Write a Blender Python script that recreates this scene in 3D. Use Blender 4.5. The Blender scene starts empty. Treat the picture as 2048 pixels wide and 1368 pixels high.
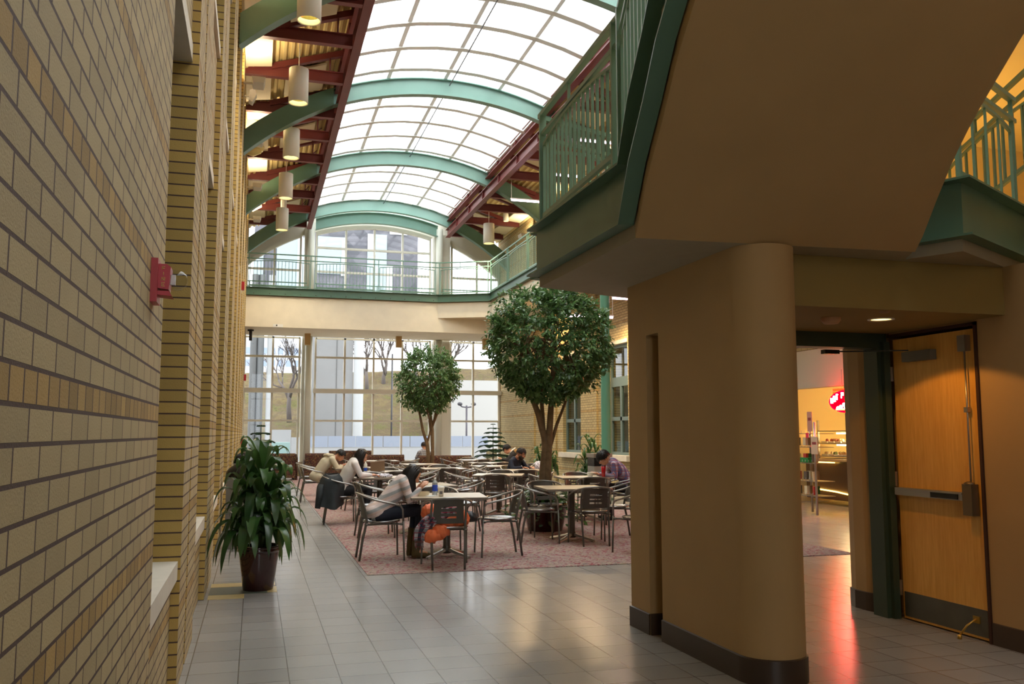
import bpy, math, random
from mathutils import Vector, Matrix
C = bpy.context.scene.collection
V = Vector
PI = math.pi
def R(d): return math.radians(d)
def lin(c):
    return tuple(((x/12.92) if x <= .04045 else ((x+.055)/1.055)**2.4) for x in [k/255 for k in c]) + (1.0,)
# ---------------------------------------------------------------- mesh builder
class MB:
    def __init__(s): s.v = []; s.f = []; s.m = []; s.s = []; s.mats = None
    def add(s, vs, fs, m=0, sm=False):
        b = len(s.v); s.v += [tuple(p) for p in vs]
        for f in fs: s.f.append(tuple(b+i for i in f)); s.m.append(m); s.s.append(sm)
        return s
    def box(s, x0, x1, y0, y1, z0, z1, m=0):
        if x0 > x1: x0, x1 = x1, x0
        if y0 > y1: y0, y1 = y1, y0
        if z0 > z1: z0, z1 = z1, z0
        vs = [(x, y, z) for z in (z0, z1) for y in (y0, y1) for x in (x0, x1)]
        return s.add(vs, [(0,2,3,1), (4,5,7,6), (0,1,5,4), (2,6,7,3), (0,4,6,2), (1,3,7,5)], m)
    def obox(s, c, size, M=None, m=0):
        M = M or Matrix(); a, b, d = [k/2 for k in size]
        vs = [V(c) + M @ V((x, y, z)) for z in (-d, d) for y in (-b, b) for x in (-a, a)]
        return s.add(vs, [(0,2,3,1), (4,5,7,6), (0,1,5,4), (2,6,7,3), (0,4,6,2), (1,3,7,5)], m)
    def bar(s, p, q, w, h, up=(0,0,1), m=0):
        p, q = V(p), V(q); t = (q-p).normalized(); sd = t.cross(V(up))
        if sd.length < 1e-4: sd = t.cross(V((1,0,0)))
        sd.normalize(); u = sd.cross(t)
        vs = [k + sd*a*w/2 + u*b*h/2 for k in (p, q) for b in (-1, 1) for a in (-1, 1)]
        return s.add(vs, [(0,2,3,1), (4,5,7,6), (0,1,5,4), (2,6,7,3), (0,4,6,2), (1,3,7,5)], m)
    def tube(s, pts, r, n=8, caps=True, closed=False, m=0, sm=True, flat=1.0):
        pts = [V(p) for p in pts]; N = len(pts)
        rs = r if isinstance(r, (list, tuple)) else [r]*N
        T = []
        for i in range(N):
            a = pts[(i-1) % N] if (closed or i) else pts[i]
            b = pts[(i+1) % N] if (closed or i < N-1) else pts[i]
            T.append((b-a).normalized())
        u = T[0].orthogonal().normalized(); vs = []
        for i in range(N):
            u = (u - T[i]*u.dot(T[i])); u.normalize(); w = T[i].cross(u)
            for k in range(n):
                a = 2*PI*k/n; vs.append(pts[i] + (u*math.cos(a)*flat + w*math.sin(a))*rs[i])
        fs = []
        for i in range(N if closed else N-1):
            j = (i+1) % N
            for k in range(n):
                l = (k+1) % n; fs.append((i*n+k, i*n+l, j*n+l, j*n+k))
        s.add(vs, fs, m, sm)
        if caps and not closed:
            b = len(s.v) - N*n
            s.f += [tuple(b+k for k in range(n))[::-1], tuple(b+(N-1)*n+k for k in range(n))]
            s.m += [m, m]; s.s += [False, False]
        return s
    def lathe(s, prof, c=(0,0,0), n=24, m=0, sm=True, close=True, a0=0, a1=2*PI):
        full = abs(a1-a0-2*PI) < 1e-6; K = n if full else n+1; vs = []
        for (r, z) in prof:
            for k in range(K):
                a = a0+(a1-a0)*k/n; vs.append((c[0]+r*math.cos(a), c[1]+r*math.sin(a), c[2]+z))
        fs = []
        for i in range(len(prof)-1):
            for k in range(n):
                l = (k+1) % K; fs.append((i*K+k, i*K+l, (i+1)*K+l, (i+1)*K+k))
        return s.add(vs, fs, m, sm)
    def prism(s, poly, z0, z1, m=0, ax='z'):
        n = len(poly)
        def mp(a, b, c): return {'z': (a, b, c), 'x': (c, a, b), 'y': (a, c, b)}[ax]
        vs = [mp(a, b, z0) for a, b in poly] + [mp(a, b, z1) for a, b in poly]
        fs = [tuple(range(n))[::-1], tuple(range(n, 2*n))] + [(i, (i+1) % n, n+(i+1) % n, n+i) for i in range(n)]
        return s.add(vs, fs, m)
    def sweep(s, prof, path, m=0, closed=False, up=(0,0,1), sm=False, caps=True):
        path = [V(p) for p in path]; N = len(path); U = V(up); vs = []; n = len(prof)
        for i in range(N):
            a = (path[i]-path[i-1]) if i else (path[1]-path[0])
            b = (path[i+1]-path[i]) if i < N-1 else (path[i]-path[i-1])
            a2 = (a - U*a.dot(U)); b2 = (b - U*b.dot(U))
            if a2.length < 1e-6: a2 = b2
            if b2.length < 1e-6: b2 = a2
            a2.normalize(); b2.normalize()
            t = (a2+b2).normalized(); sd = t.cross(U).normalized(); k = 1/max(.35, t.dot(a2))
            for (x, z) in prof: vs.append(path[i] + sd*x*k + U*z)
        fs = [(i*n+k, i*n+(k+1) % n, (i+1)*n+(k+1) % n, (i+1)*n+k) for i in range(N-1) for k in range(n)]
        if caps: fs += [tuple(range(n))[::-1], tuple((N-1)*n+k for k in range(n))]
        return s.add(vs, fs, m, sm)
    def ball(s, c, r, n=12, m=0, M=None, fn=None):
        rx, ry, rz = r if isinstance(r, (tuple, list)) else (r, r, r); vs = []; h = max(4, n//2+1); M = M or Matrix()
        for i in range(h+1):
            t = PI*i/h
            for k in range(n):
                a = 2*PI*k/n; p = V((math.sin(t)*math.cos(a), math.sin(t)*math.sin(a), math.cos(t)))
                q = V((p.x*rx, p.y*ry, p.z*rz))
                if fn: q = fn(p, q)
                vs.append(V(c) + M @ q)
        fs = [(i*n+k, (i+1)*n+k, (i+1)*n+(k+1) % n, i*n+(k+1) % n) for i in range(h) for k in range(n)]
        return s.add(vs, fs, m, True)
    def grid(s, P, m=0, sm=True):
        a, b = len(P), len(P[0]); vs = [p for r in P for p in r]
        return s.add(vs, [(i*b+j, (i+1)*b+j, (i+1)*b+j+1, i*b+j+1) for i in range(a-1) for j in range(b-1)], m, sm)
    def build(s, name, mat, parent=None, world=True):
        me = bpy.data.meshes.new(name)
        vs = s.v
        if parent is not None and world:
            M = wm(parent).inverted(); vs = [tuple(M @ V(p)) for p in s.v]
        me.from_pydata(vs, [], s.f); mats = mat if isinstance(mat, (list, tuple)) else [mat]
        for k in mats: me.materials.append(k)
        me.polygons.foreach_set('material_index', s.m); me.polygons.foreach_set('use_smooth', s.s); me.update()
        o = bpy.data.objects.new(name, me); C.objects.link(o)
        if parent is not None: o.parent = parent
        return o
def wm(o):
    M = Matrix.Translation(o.location) @ o.rotation_euler.to_matrix().to_4x4() @ Matrix.Diagonal((*o.scale, 1))
    return (wm(o.parent) @ M) if o.parent else M
def tag(o, label=None, cat=None, group=None, kind=None):
    if label: o['label'] = label
    if cat: o['category'] = cat
    if group: o['group'] = group
    if kind: o['kind'] = kind
    return o
def thing(name, label, cat, loc=(0,0,0), rz=0, group=None):
    o = bpy.data.objects.new(name, None); C.objects.link(o); o.location = loc; o.rotation_euler = (0, 0, rz)
    o.empty_display_size = .1
    return tag(o, label, cat, group)
def struct(name, mb, m, label=None, parent=None):
    o = mb.build(name, m, parent)
    if parent is None: tag(o, label or name.replace('_', ' '), name.rstrip('0123456789_').replace('_', ' ') , None, 'structure')
    return o
def dup(root, loc=None, rz=None, label=None, group=None):
    def cp(o, par):
        c = o.copy(); C.objects.link(c); c.parent = par
        for ch in KIDS.get(o.name, []) if False else [k for k in bpy.data.objects if k.parent == o]: cp(ch, c)
        return c
    r = cp(root, None)
    if loc: r.location = loc
    if rz is not None: r.rotation_euler = (0, 0, rz)
    if label: r['label'] = label
    if group: r['group'] = group
    return r
# ---------------------------------------------------------------- materials
class NT:
    def __init__(s, name):
        s.mat = bpy.data.materials.new(name); s.mat.use_nodes = True; s.t = s.mat.node_tree; s.n = s.t.nodes; s.l = s.t.links
        s.b = s.n['Principled BSDF']; s.out = s.n['Material Output']
    def node(s, typ, **kw):
        x = s.n.new(typ)
        for k, v in kw.items():
            if k in x.inputs.keys(): s.put(x.inputs[k], v)
            else: setattr(x, k, v)
        return x
    def put(s, inp, v):
        if isinstance(v, bpy.types.NodeSocket): s.l.new(v, inp)
        else: inp.default_value = v
    def math(s, op, a, b=0.0, c=0.0):
        x = s.n.new('ShaderNodeMath'); x.operation = op
        for i, k in enumerate((a, b, c)): s.put(x.inputs[i], k)
        return x.outputs[0]
    def mix(s, f, a, b):
        x = s.n.new('ShaderNodeMix'); x.data_type = 'RGBA'; s.put(x.inputs[0], f); s.put(x.inputs[6], a); s.put(x.inputs[7], b); return x.outputs[2]
    def noise(s, scale, detail=3, vec=None, rough=.5):
        x = s.node('ShaderNodeTexNoise'); x.inputs['Scale'].default_value = scale; x.inputs['Detail'].default_value = detail
        x.inputs['Roughness'].default_value = rough
        if vec is not None: s.l.new(vec, x.inputs['Vector'])
        return x.outputs[0]
    def ramp(s, f, stops):
        x = s.n.new('ShaderNodeValToRGB'); s.put(x.inputs[0], f); e = x.color_ramp.elements
        while len(e) < len(stops): e.new(.5)
        for i, (p, c) in enumerate(stops): e[i].position = p; e[i].color = c
        return x.outputs[0]
    def bump(s, h, st=.3, dist=.01):
        x = s.n.new('ShaderNodeBump'); x.inputs['Strength'].default_value = st; x.inputs['Distance'].default_value = dist
        s.l.new(h, x.inputs['Height']); s.l.new(x.outputs[0], s.b.inputs['Normal'])
    def obj(s): return s.n.new('ShaderNodeTexCoord').outputs['Object']
    def pos(s): return s.n.new('ShaderNodeNewGeometry').outputs['Position']
    def scale(s, vec, sc):
        x = s.n.new('ShaderNodeMapping'); s.l.new(vec, x.inputs[0]); x.inputs['Scale'].default_value = sc; return x.outputs[0]
def pm(name, col, rough=.5, metal=0, emis=None, es=0, var=0, vs=8, bump=0, bs=60, **kw):
    t = NT(name); c = lin(col); b = t.b; b.inputs['Roughness'].default_value = rough; b.inputs['Metallic'].default_value = metal
    if var:
        n = t.noise(vs, 4, t.obj()); d = tuple(max(0, k*(1-var)) for k in c[:3])+(1,); e = tuple(min(1, k*(1+var)) for k in c[:3])+(1,)
        t.put(b.inputs['Base Color'], t.ramp(n, [(.3, d), (.7, e)]))
    else: b.inputs['Base Color'].default_value = c
    if bump: t.bump(t.noise(bs, 3, t.obj()), bump, .004)
    if emis: b.inputs['Emission Color'].default_value = lin(emis); b.inputs['Emission Strength'].default_value = es
    for k, v in kw.items(): b.inputs[k.replace('_', ' ')].default_value = v
    return t.mat
M = {}
def mk_brick(name, base=(186,166,122), head=(178,146,86), endc=(198,166,92)):
    t = NT(name); g = t.n.new('ShaderNodeNewGeometry'); P = t.node('ShaderNodeSeparateXYZ', Vector=g.outputs['Position']); N = t.node('ShaderNodeSeparateXYZ', Vector=g.outputs['True Normal'])
    fx = t.math('GREATER_THAN', t.math('ABSOLUTE', N.outputs[0]), .5)
    mx = t.node('ShaderNodeMix'); t.put(mx.inputs[0], fx); t.put(mx.inputs[2], P.outputs[0]); t.put(mx.inputs[3], P.outputs[1]); u = mx.outputs[0]
    z = t.math('ADD', t.math('SUBTRACT', P.outputs[2], 1.551), 0.0705*80)
    vec = t.node('ShaderNodeCombineXYZ', X=t.math('ADD', u, 20.3), Y=z).outputs[0]
    def br(w):
        b = t.node('ShaderNodeTexBrick'); b.inputs['Scale'].default_value = 1; b.inputs['Brick Width'].default_value = w; b.inputs['Row Height'].default_value = .0705
        b.inputs['Mortar Size'].default_value = .0048; b.inputs['Mortar Smooth'].default_value = .1; b.inputs['Bias'].default_value = 0
        b.inputs['Color1'].default_value = (0,0,0,1); b.inputs['Color2'].default_value = (1,1,1,1); b.inputs['Mortar'].default_value = (.5,.5,.5,1)
        b.offset = .5; b.squash = 1; t.l.new(vec, b.inputs['Vector']); return b
    b1, b2, b3 = br(.203), br(.1015), br(37.0)
    row = t.math('FLOOR', t.math('DIVIDE', z, .0705)); isH = t.math('LESS_THAN', t.math('FLOORED_MODULO', t.math('ADD', row, .5), 8.0), 1.0)
    fac = t.math('ADD', t.math('MULTIPLY', b1.outputs['Fac'], t.math('SUBTRACT', 1, isH)), t.math('MULTIPLY', b2.outputs['Fac'], isH))
    def vary(c, b, k):
        c = lin(c); return t.mix(b.outputs['Color'], tuple(x*(1-k) for x in c[:3])+(1,), tuple(min(1, x*(1+k)) for x in c[:3])+(1,))
    face = t.mix(isH, vary(base, b1, .10), vary(head, b2, .22)); ends = vary(endc, b3, .12)
    fac = t.math('ADD', t.math('MULTIPLY', fac, fx), t.math('MULTIPLY', b3.outputs['Fac'], t.math('SUBTRACT', 1, fx)))
    col = t.mix(fx, ends, face)
    n = t.noise(9, 4, g.outputs['Position']); col = t.mix(t.math('MULTIPLY', n, .22), col, lin((120,100,70)))
    col = t.mix(fac, col, lin((84,64,54)))
    t.put(t.b.inputs['Base Color'], col); t.b.inputs['Roughness'].default_value = .8
    n2 = t.noise(160, 2, g.outputs['Position'])
    t.bump(t.math('ADD', t.math('MULTIPLY', fac, -1), t.math('MULTIPLY', n2, .15)), .9, .012)
    return t.mat
M['brick'] = mk_brick('tan_brick')
M['brick_r'] = mk_brick('tan_brick_right', (190,172,122), (184,154,94), (180,160,106))
def mk_floor():
    t = NT('grey_floor_tile'); P = t.pos(); b = t.node('ShaderNodeTexBrick'); b.inputs['Scale'].default_value = 1
    b.inputs['Brick Width'].default_value = .303; b.inputs['Row Height'].default_value = .303; b.inputs['Mortar Size'].default_value = .0035; b.inputs['Mortar Smooth'].default_value = .1
    b.offset = 0; b.inputs['Color1'].default_value = lin((144,142,138)); b.inputs['Color2'].default_value = lin((154,152,148)); b.inputs['Mortar'].default_value = lin((84,80,76))
    mp = t.node('ShaderNodeMapping', Vector=P); mp.inputs['Location'].default_value = (-.248+.303*60, -5.78+.303*60, 0); t.l.new(mp.outputs[0], b.inputs['Vector'])
    n = t.noise(3, 4, P); col = t.mix(t.math('MULTIPLY', n, .25), b.outputs['Color'], lin((120,116,110)))
    t.put(t.b.inputs['Base Color'], col); t.put(t.b.inputs['Roughness'], t.math('ADD', t.math('MULTIPLY', t.noise(40, 3, P), .10), .19))
    t.bump(t.math('MULTIPLY', b.outputs['Fac'], -1), .4, .003); return t.mat
M['floor'] = mk_floor()
def mk_carpet():
    t = NT('patterned_carpet'); P = t.pos()
    mp = t.scale(P, (9, 10, 9)); n = t.noise(1.6, 2, mp); n.node.inputs['Distortion'].default_value = 1.2
    mp2 = t.node('ShaderNodeMapping', Vector=P); mp2.inputs['Location'].default_value = (7, 3, 1); mp2.inputs['Scale'].default_value = (10, 9, 10)
    n2 = t.noise(1.8, 2, mp2.outputs[0]); n2.node.inputs['Distortion'].default_value = 1.5
    c = t.ramp(n, [(.34, lin((104,98,98))), (.43, lin((170,150,140))), (.53, lin((142,122,120))), (.64, lin((130,52,66)))])
    c = t.mix(t.ramp(n2, [(.58, (0,0,0,1)), (.62, (1,1,1,1))]), c, lin((150,140,116)))
    c = t.mix(t.ramp(t.noise(2.3, 1, t.scale(P, (8, 7, 8))), [(.63, (0,0,0,1)), (.67, (1,1,1,1))]), c, lin((132,50,66)))
    t.put(t.b.inputs['Base Color'], c); t.b.inputs['Roughness'].default_value = .95; t.bump(t.noise(400, 2, P), .3, .004); return t.mat
M['carpet'] = mk_carpet()
def mk_wood(name, a, b, sc=(1.2, 1.2, 14), stripes=True):
    t = NT(name); P = t.pos(); s = t.node('ShaderNodeSeparateXYZ', Vector=P)
    n = t.noise(6, 5, t.scale(P, (8, 8, .7)), .6)
    col = t.ramp(n, [(.3, lin(a)), (.7, lin(b))])
    if stripes:
        w = t.node('ShaderNodeTexWhiteNoise'); w.noise_dimensions = '1D'; t.put(w.inputs['W'], t.math('FLOOR', t.math('DIVIDE', s.outputs[1], .115)))
        col = t.mix(t.math('MULTIPLY', w.outputs[0], .35), col, lin(a))
    fl = t.noise(60, 3, t.scale(P, (1, 1, 3))); col = t.mix(t.math('MULTIPLY', fl, .15), col, lin(b))
    t.put(t.b.inputs['Base Color'], col); t.b.inputs['Roughness'].default_value = .42; return t.mat
M['maple'] = mk_wood('maple_veneer', (214,156,66), (238,188,96))
M['darkwood'] = pm('dark_stained_wood', (62,34,22), .5)
M['cream'] = pm('cream_plaster', (226,216,192), .75, var=.04, vs=3, bump=.08, bs=220)
M['buff'] = pm('buff_painted_plaster', (176,144,96), .72, var=.04, vs=2, bump=.1, bs=260)
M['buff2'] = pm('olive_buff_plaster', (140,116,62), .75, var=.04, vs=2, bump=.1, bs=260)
M['grey_soffit'] = pm('grey_soffit_plaster', (160,148,122), .8, var=.03, bump=.08, bs=220)
M['teal'] = pm('teal_green_paint', (126,162,150), .42, var=.05, vs=2)
M['teal_d'] = pm('green_painted_steel', (86,118,98), .4, var=.06, vs=3)
M['teal_rail'] = pm('green_railing_paint', (108,144,124), .35)
M['red'] = pm('oxide_red_paint', (112,48,44), .5, var=.08, vs=2)
M['white'] = pm('white_paint', (232,230,220), .55)
M['alu'] = pm('champagne_aluminium', (212,210,198), .45)
M['alu_w'] = pm('white_glazing_bar', (244,246,244), .5)
def _tr():
    n = NT('sky_lightened_bar'); n.b.inputs['Base Color'].default_value = lin((240,242,240)); tl = n.node('ShaderNodeBsdfTranslucent'); tl.inputs[0].default_value = (.9,.92,.92,1)
    mx = n.node('ShaderNodeMixShader'); mx.inputs[0].default_value = .12; n.l.new(n.b.outputs[0], mx.inputs[1]); n.l.new(tl.outputs[0], mx.inputs[2]); n.l.new(mx.outputs[0], n.out.inputs[0]); return n.mat  # translucency added to opaque bars so sky glow lightens them
M['bar_lightened'] = _tr()
M['stone'] = pm('cast_stone', (216,208,190), .7, var=.05, bump=.12, bs=90)
M['base'] = pm('dark_brown_base_tile', (66,52,42), .35, var=.1, vs=3)
M['panel'] = pm('acoustic_panel', (226,214,184), .8)
def mk_deck():
    t = NT('yellow_steel_deck'); t.b.inputs['Base Color'].default_value = lin((206,184,128)); t.b.inputs['Roughness'].default_value = .6; return t.mat
M['deck'] = mk_deck()
def mk_glass(name, refl=.08, tint=(1,1,1,1), rough=.0):
    t = NT(name); tr = t.node('ShaderNodeBsdfTransparent'); tr.inputs[0].default_value = tint
    gl = t.node('ShaderNodeBsdfGlossy'); gl.inputs['Roughness'].default_value = rough
    fr = t.node('ShaderNodeFresnel'); fr.inputs[0].default_value = 1.45
    mx = t.node('ShaderNodeMixShader'); t.put(mx.inputs[0], t.math('MULTIPLY', fr.outputs[0], t.math('SUBTRACT', 1.0, t.n.new('ShaderNodeNewGeometry').outputs['Backfacing']))); t.l.new(tr.outputs[0], mx.inputs[1]); t.l.new(gl.outputs[0], mx.inputs[2])
    t.l.new(mx.outputs[0], t.out.inputs[0]); return t.mat
M['glass'] = mk_glass('clear_glass'); M['glass_t'] = mk_glass('tinted_glass', tint=(.75,.8,.78,1))
def mk_sky_glass():
    t = NT('skylight_glass'); tr = t.node('ShaderNodeBsdfTransparent'); tr.inputs[0].default_value = (.93,.96,.97,1)
    tl = t.node('ShaderNodeBsdfTranslucent'); tl.inputs[0].default_value = (.95,.97,.97,1)
    mx = t.node('ShaderNodeMixShader'); mx.inputs[0].default_value = .25; t.l.new(tr.outputs[0], mx.inputs[1]); t.l.new(tl.outputs[0], mx.inputs[2]); t.l.new(mx.outputs[0], t.out.inputs[0]); return t.mat
M['skyglass'] = mk_sky_glass()
M['steel'] = pm('brushed_steel', (176,172,166), .32, .9)
M['chair_m'] = pm('chair_aluminium', (150,148,142), .34, .85)
M['chair_d'] = pm('chair_dark_panel', (92,88,82), .4, .7)
M['table'] = pm('beige_laminate', (196,182,158), .32, var=.03, vs=30)
M['table_e'] = pm('laminate_edge', (120,110,98), .5)
M['black'] = pm('black_plastic', (22,22,22), .5); M['blackg'] = pm('black_gloss', (14,14,15), .25)
def emit(name, col, s):
    t = NT(name); e = t.node('ShaderNodeEmission'); e.inputs[0].default_value = lin(col); e.inputs[1].default_value = s; t.l.new(e.outputs[0], t.out.inputs[0]); return t.mat
# ---------------------------------------------------------------- camera: level horizon, tilted up 5.9 deg, turned 16 deg right of the hall axis
cam = bpy.data.cameras.new('camera'); co = bpy.data.objects.new('camera', cam); C.objects.link(co)
cam.sensor_width = 36; cam.lens = 1780/2048*36; cam.clip_end = 500; cam.clip_start = .05
co.location = (0, 0, 1.5); co.rotation_euler = (R(90+5.9017), 0, R(-16.0554))
bpy.context.scene.camera = co
sc = bpy.context.scene; sc.view_settings.view_transform = 'Standard'; sc.view_settings.look = 'None'; sc.view_settings.gamma = 1; sc.view_settings.use_curve_mapping = False
sc.view_settings.exposure = 0.95
CX = 4.25; YF = 33.3
# ================================================================ floor, walls, facade
struct('floor', MB().box(-.8, 16, -5, 33.6, -.1, 0), M['floor'], 'grey ceramic tile floor in square tiles')
cp = MB(); cp.box(1.2, 7.3, 9.74, 32.95, 0, .006); o = cp.build('carpet', M['carpet']); tag(o, 'burgundy and grey flecked carpet laid under the dining tables', 'carpet')
it = MB()
it.box(-.37, -.05, 8.72, 8.94, 0, .003); it.box(-.37, .24, 9.38, 9.60, 0, .003); it.box(.16, .25, 8.98, 9.30, 0, .003)
it.box(-.37, .16, 8.95, 9.37, 0, .003, 1)
struct('trim_1', it, [pm('yellow_tile', (190,168,112), .35), pm('green_tile', (86,96,84), .35)], 'yellow and green accent tiles inlaid in the floor')
# left brick wall with piers, window bays every 3 m
WX0, WXP, WXR = -.95, -.40, -.45; WT = 9.0
w = MB(); bays = []
s0, e0 = 4.12, 5.72
ks = list(range(0, 9))
w.box(WX0, WXP, -5, s0, 0, WT)
for k in ks:
    s_, e_ = s0+3*k, e0+3*k; n_ = min(s0+3*(k+1), YF+.3); bays.append((s_, e_))
    w.box(WX0, WXR, s_, e_, 0, .64); w.box(WX0, WXR, s_, e_, 3.93, 5.1); w.box(WX0, WXR, s_, e_, 7.2, WT)
    g = e_+.56
    w.box(WX0, WXP, e_, g, 0, WT); w.box(WX0, WXR, g, g+.09, 0, WT); w.box(WX0, WXP, g+.09, n_, 0, WT)
    w.box(WX0, -.62, s_-.02, s_, .64, 7.2)
w.box(WX0, WXP, s0+27, YF+.3, 0, WT)
struct('wall_left', w, M['brick'], 'tall tan brick wall with shallow piers')
wn = 1
dark_glass = pm('dark_window_glass', (26,32,32), .06, Specular_IOR_Level=.8)
fr_m = pm('grey_green_window_frame', (128,136,120), .45, .3)
for k, (s_, e_) in enumerate(bays):
    for (z0, z1) in ((.75, 3.82), (5.2, 7.1)):
        f = MB(); x0, x1 = -.66, -.60
        f.box(x0, x1, s_, s_+.06, z0, z1); f.box(x0, x1, e_-.06, e_, z0, z1); f.box(x0, x1, s_+.06, e_-.06, z0, z0+.06); f.box(x0, x1, s_+.06, e_-.06, z1-.06, z1)
        if z0 < 1: f.box(x0, x1, s_+.06, e_-.06, 2.45, 2.58)
        f.box(x0, x1, (s_+e_)/2-.03, (s_+e_)/2+.03, z0+.06, z1-.06)
        fo = struct('window_%d' % wn, f, fr_m, 'grey framed window in the left brick wall'); wn += 1
        g = MB(); g.box(-.645, -.635, s_+.05, e_-.05, z0+.05, z1-.05); g.build('pane', dark_glass, fo)
    t = MB(); t.box(-.95, -.415, s_+.001, e_-.001, .642, .75); t.box(-.7, -.44, s_+.001, e_-.001, 3.82, 3.93); t.box(-.95, -.42, s_+.001, e_-.001, 5.1, 5.2); t.box(-.7, -.44, s_+.001, e_-.001, 7.1, 7.2)
    struct('trim_%d' % (k+2), t, M['stone'], 'pale cast stone sills and lintels of a window bay')
# right brick wall
RX = 9.1
w = MB()
def rwin(a, b, z0, z1): return (a, b, z0, z1)
rw = [(24.4, 25.95, .95, 3.85), (20.95, 22.35, .95, 3.85)]
ys = [18.5, 20.95, 22.35, 24.4, 25.95, YF+.3]
w.box(RX, RX+.5, 18.5, 20.95, 0, WT+.1); w.box(RX, RX+.5, 22.35, 24.4, 0, WT+.1); w.box(RX, RX+.5, 25.95, YF+.3, 0, WT+.1)
for a, b, z0, z1 in rw: w.box(RX, RX+.5, a, b, 0, z0-.14); w.box(RX, RX+.5, a, b, z1+.1, WT+.1)
for y in (28.75, 26.5, 23.0, 19.6): w.box(RX-.06, RX, y, y+.28, 0, WT)
w.box(RX, 10.6, 18.2, 18.5, 0, WT+.1)
struct('wall_right', w, M['brick_r'], 'tan brick wall on the right of the hall')
for i, (a, b, z0, z1) in enumerate(rw):
    f = MB(); x0, x1 = RX+.1, RX+.17
    f.box(x0, x1, a, a+.08, z0, z1); f.box(x0, x1, b-.08, b, z0, z1); f.box(x0, x1, a+.08, b-.08, z0, z0+.08); f.box(x0, x1, a+.08, b-.08, z1-.08, z1); f.box(x0, x1, a+.08, b-.08, 2.75, 3.0); f.box(x0, x1, (a+b)/2-.05, (a+b)/2+.05, z0+.08, 2.75); f.box(x0, x1, a+.08, b-.08, 1.85, 1.95)
    fo = struct('window_%d' % wn, f, pm('teal_grey_frame', (96,116,112), .45), 'grey green framed window in the right brick wall'); wn += 1
    g = MB(); g.box(RX+.13, RX+.14, a+.05, b-.05, z0+.05, z1-.05); g.build('pane', M['glass_t'], fo)
    g = MB(); g.box(RX+.5, RX+.52, a, b, z0, z1); g.build('room_beyond', pm('dim_room', (92,88,70), .8, var=.5, vs=1.5), fo)
    t = MB(); t.box(RX-.12, RX+.2, a-.12, b+.12, z0-.14, z0); t.box(RX-.02, RX+.2, a, b, z1, z1+.1)
    struct('trim_%d' % (20+i), t, M['stone'], 'pale stone sill under a window of the right wall')
# back (behind camera) and far-side closure
struct('wall_side_right', MB().box(14.2, 14.4, -5.2, 18.6, 0, 9.7), M['cream'], 'plain wall closing the hall on the far right')
m = MB(); m.box(-.95, -.4, -5.2, -5, 0, 9.9); m.box(1.2, 14.3, -5.2, -5, 0, 9.9); m.box(-.4, 1.2, -5.2, -5, 0, .5); m.box(-.4, 1.2, -5.2, -5, 6.2, 9.9)
struct('wall_light_block', MB().box(3.6, 14.2, 1.3, 1.5, 0, 9.0), M['buff'], 'unseen wall added right of the viewer to block window light')  # added out of view to keep back window light off the landing
struct('wall_back', m, M['cream'], 'plaster wall behind the viewer with an opening added for daylight')
m = MB(); 
for x in (-.36, .4, 1.16): m.box(x-.04, x+.04, -5.15, -5.05, .5, 6.2)
for z in (.54, 2.2, 4.2, 6.16): m.box(-.32, 1.12, -5.14, -5.06, z-.04, z+.04)
fo = struct('window_%d' % wn, m, M['alu'], 'unseen window added behind the viewer to let in daylight'); wn += 1  # invented opening, sized for the daylight it throws on the near wall
MB().box(-.36, 1.16, -5.11, -5.10, .5, 6.2).build('pane', M['glass'], fo)
# facade: knee wall, sill, columns
k = MB(); k.box(-.45, RX, YF-.02, YF+.3, 0, .40); struct('wall_far', k, M['brick_r'], 'low tan brick wall under the end glazing')
k = MB(); k.box(-.45, RX, YF-.12, YF+.3, .401, .50); struct('trim_30', k, M['stone'], 'pale sill under the end glazing')
def glazing(name, xs, zs, zt, y=YF, fw=.07, top=None, lab=''):
    """frames between the posts; top(x) gives an arched head"""
    global wn
    f = MB(); x0, x1 = xs[0], xs[-1]; tf = top or (lambda x: zt)
    for x in xs: f.box(x-fw/2, x+fw/2, y-.06, y+.06, zs[0], tf(x))
    for i, z in enumerate(zs):
        for a, b in zip(xs[:-1], xs[1:]):
            if min(tf(a), tf(b)) > z+.1 or top is None: f.box(a+fw/2, b-fw/2, y-.06, y+.06, z-fw/2 if i else z, z+fw/2)
    if top is None: f.box(x0, x1, y-.06, y+.06, zt-.06, zt)
    else:
        N = 24; pts = [(x0+(x1-x0)*i/N, tf(x0+(x1-x0)*i/N)) for i in range(N+1)]
        f.prism([(a, b+.02) for a, b in pts]+[(a, b-.12) for a, b in pts[::-1]], y-.08, y+.08, 0, 'y')
    fo = struct('window_%d' % wn, f, M['alu'], lab); wn += 1
    N = 24; pts = [(x0+(x1-x0)*i/N, tf(x0+(x1-x0)*i/N)) for i in range(N+1)]
    g = MB(); g.prism([(x1, zs[0]), (x0, zs[0])]+pts, y-.004, y+.004, 0, 'y'); g.build('pane', M['glass'], fo)
    return fo
LZ = [.5, 1.98, 3.02, 4.3]
glazing('w', [-.42, .56, 1.5], LZ, 5.03, lab='lower end window beside the left brick wall')
glazing('w', [2.07, 3.13, 4.2, 5.27, 6.33], LZ, 5.03, lab='wide middle bay of the lower end window')
glazing('w', [7.12, 8.02, 9.04], LZ, 5.03, lab='lower end window beside the right brick wall')
t = MB(); t.box(-.44, 1.56, YF-.28, YF-.06, 2.98, 3.14); t.box(2.0, 6.4, YF-.28, YF-.06, 2.98, 3.14); t.box(7.1, RX-.01, YF-.28, YF-.06, 2.98, 3.14)
struct('trim_31', t, M['alu'], 'metal ledge along the middle of the end glazing')
ZA, AR = 10.05, 7.2
def arcz(x, dz=0): return ZA-AR+math.sqrt(max(0, (AR)**2-(x-CX)**2))+dz
UZ = [6.35, 7.5, 8.4]
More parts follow.
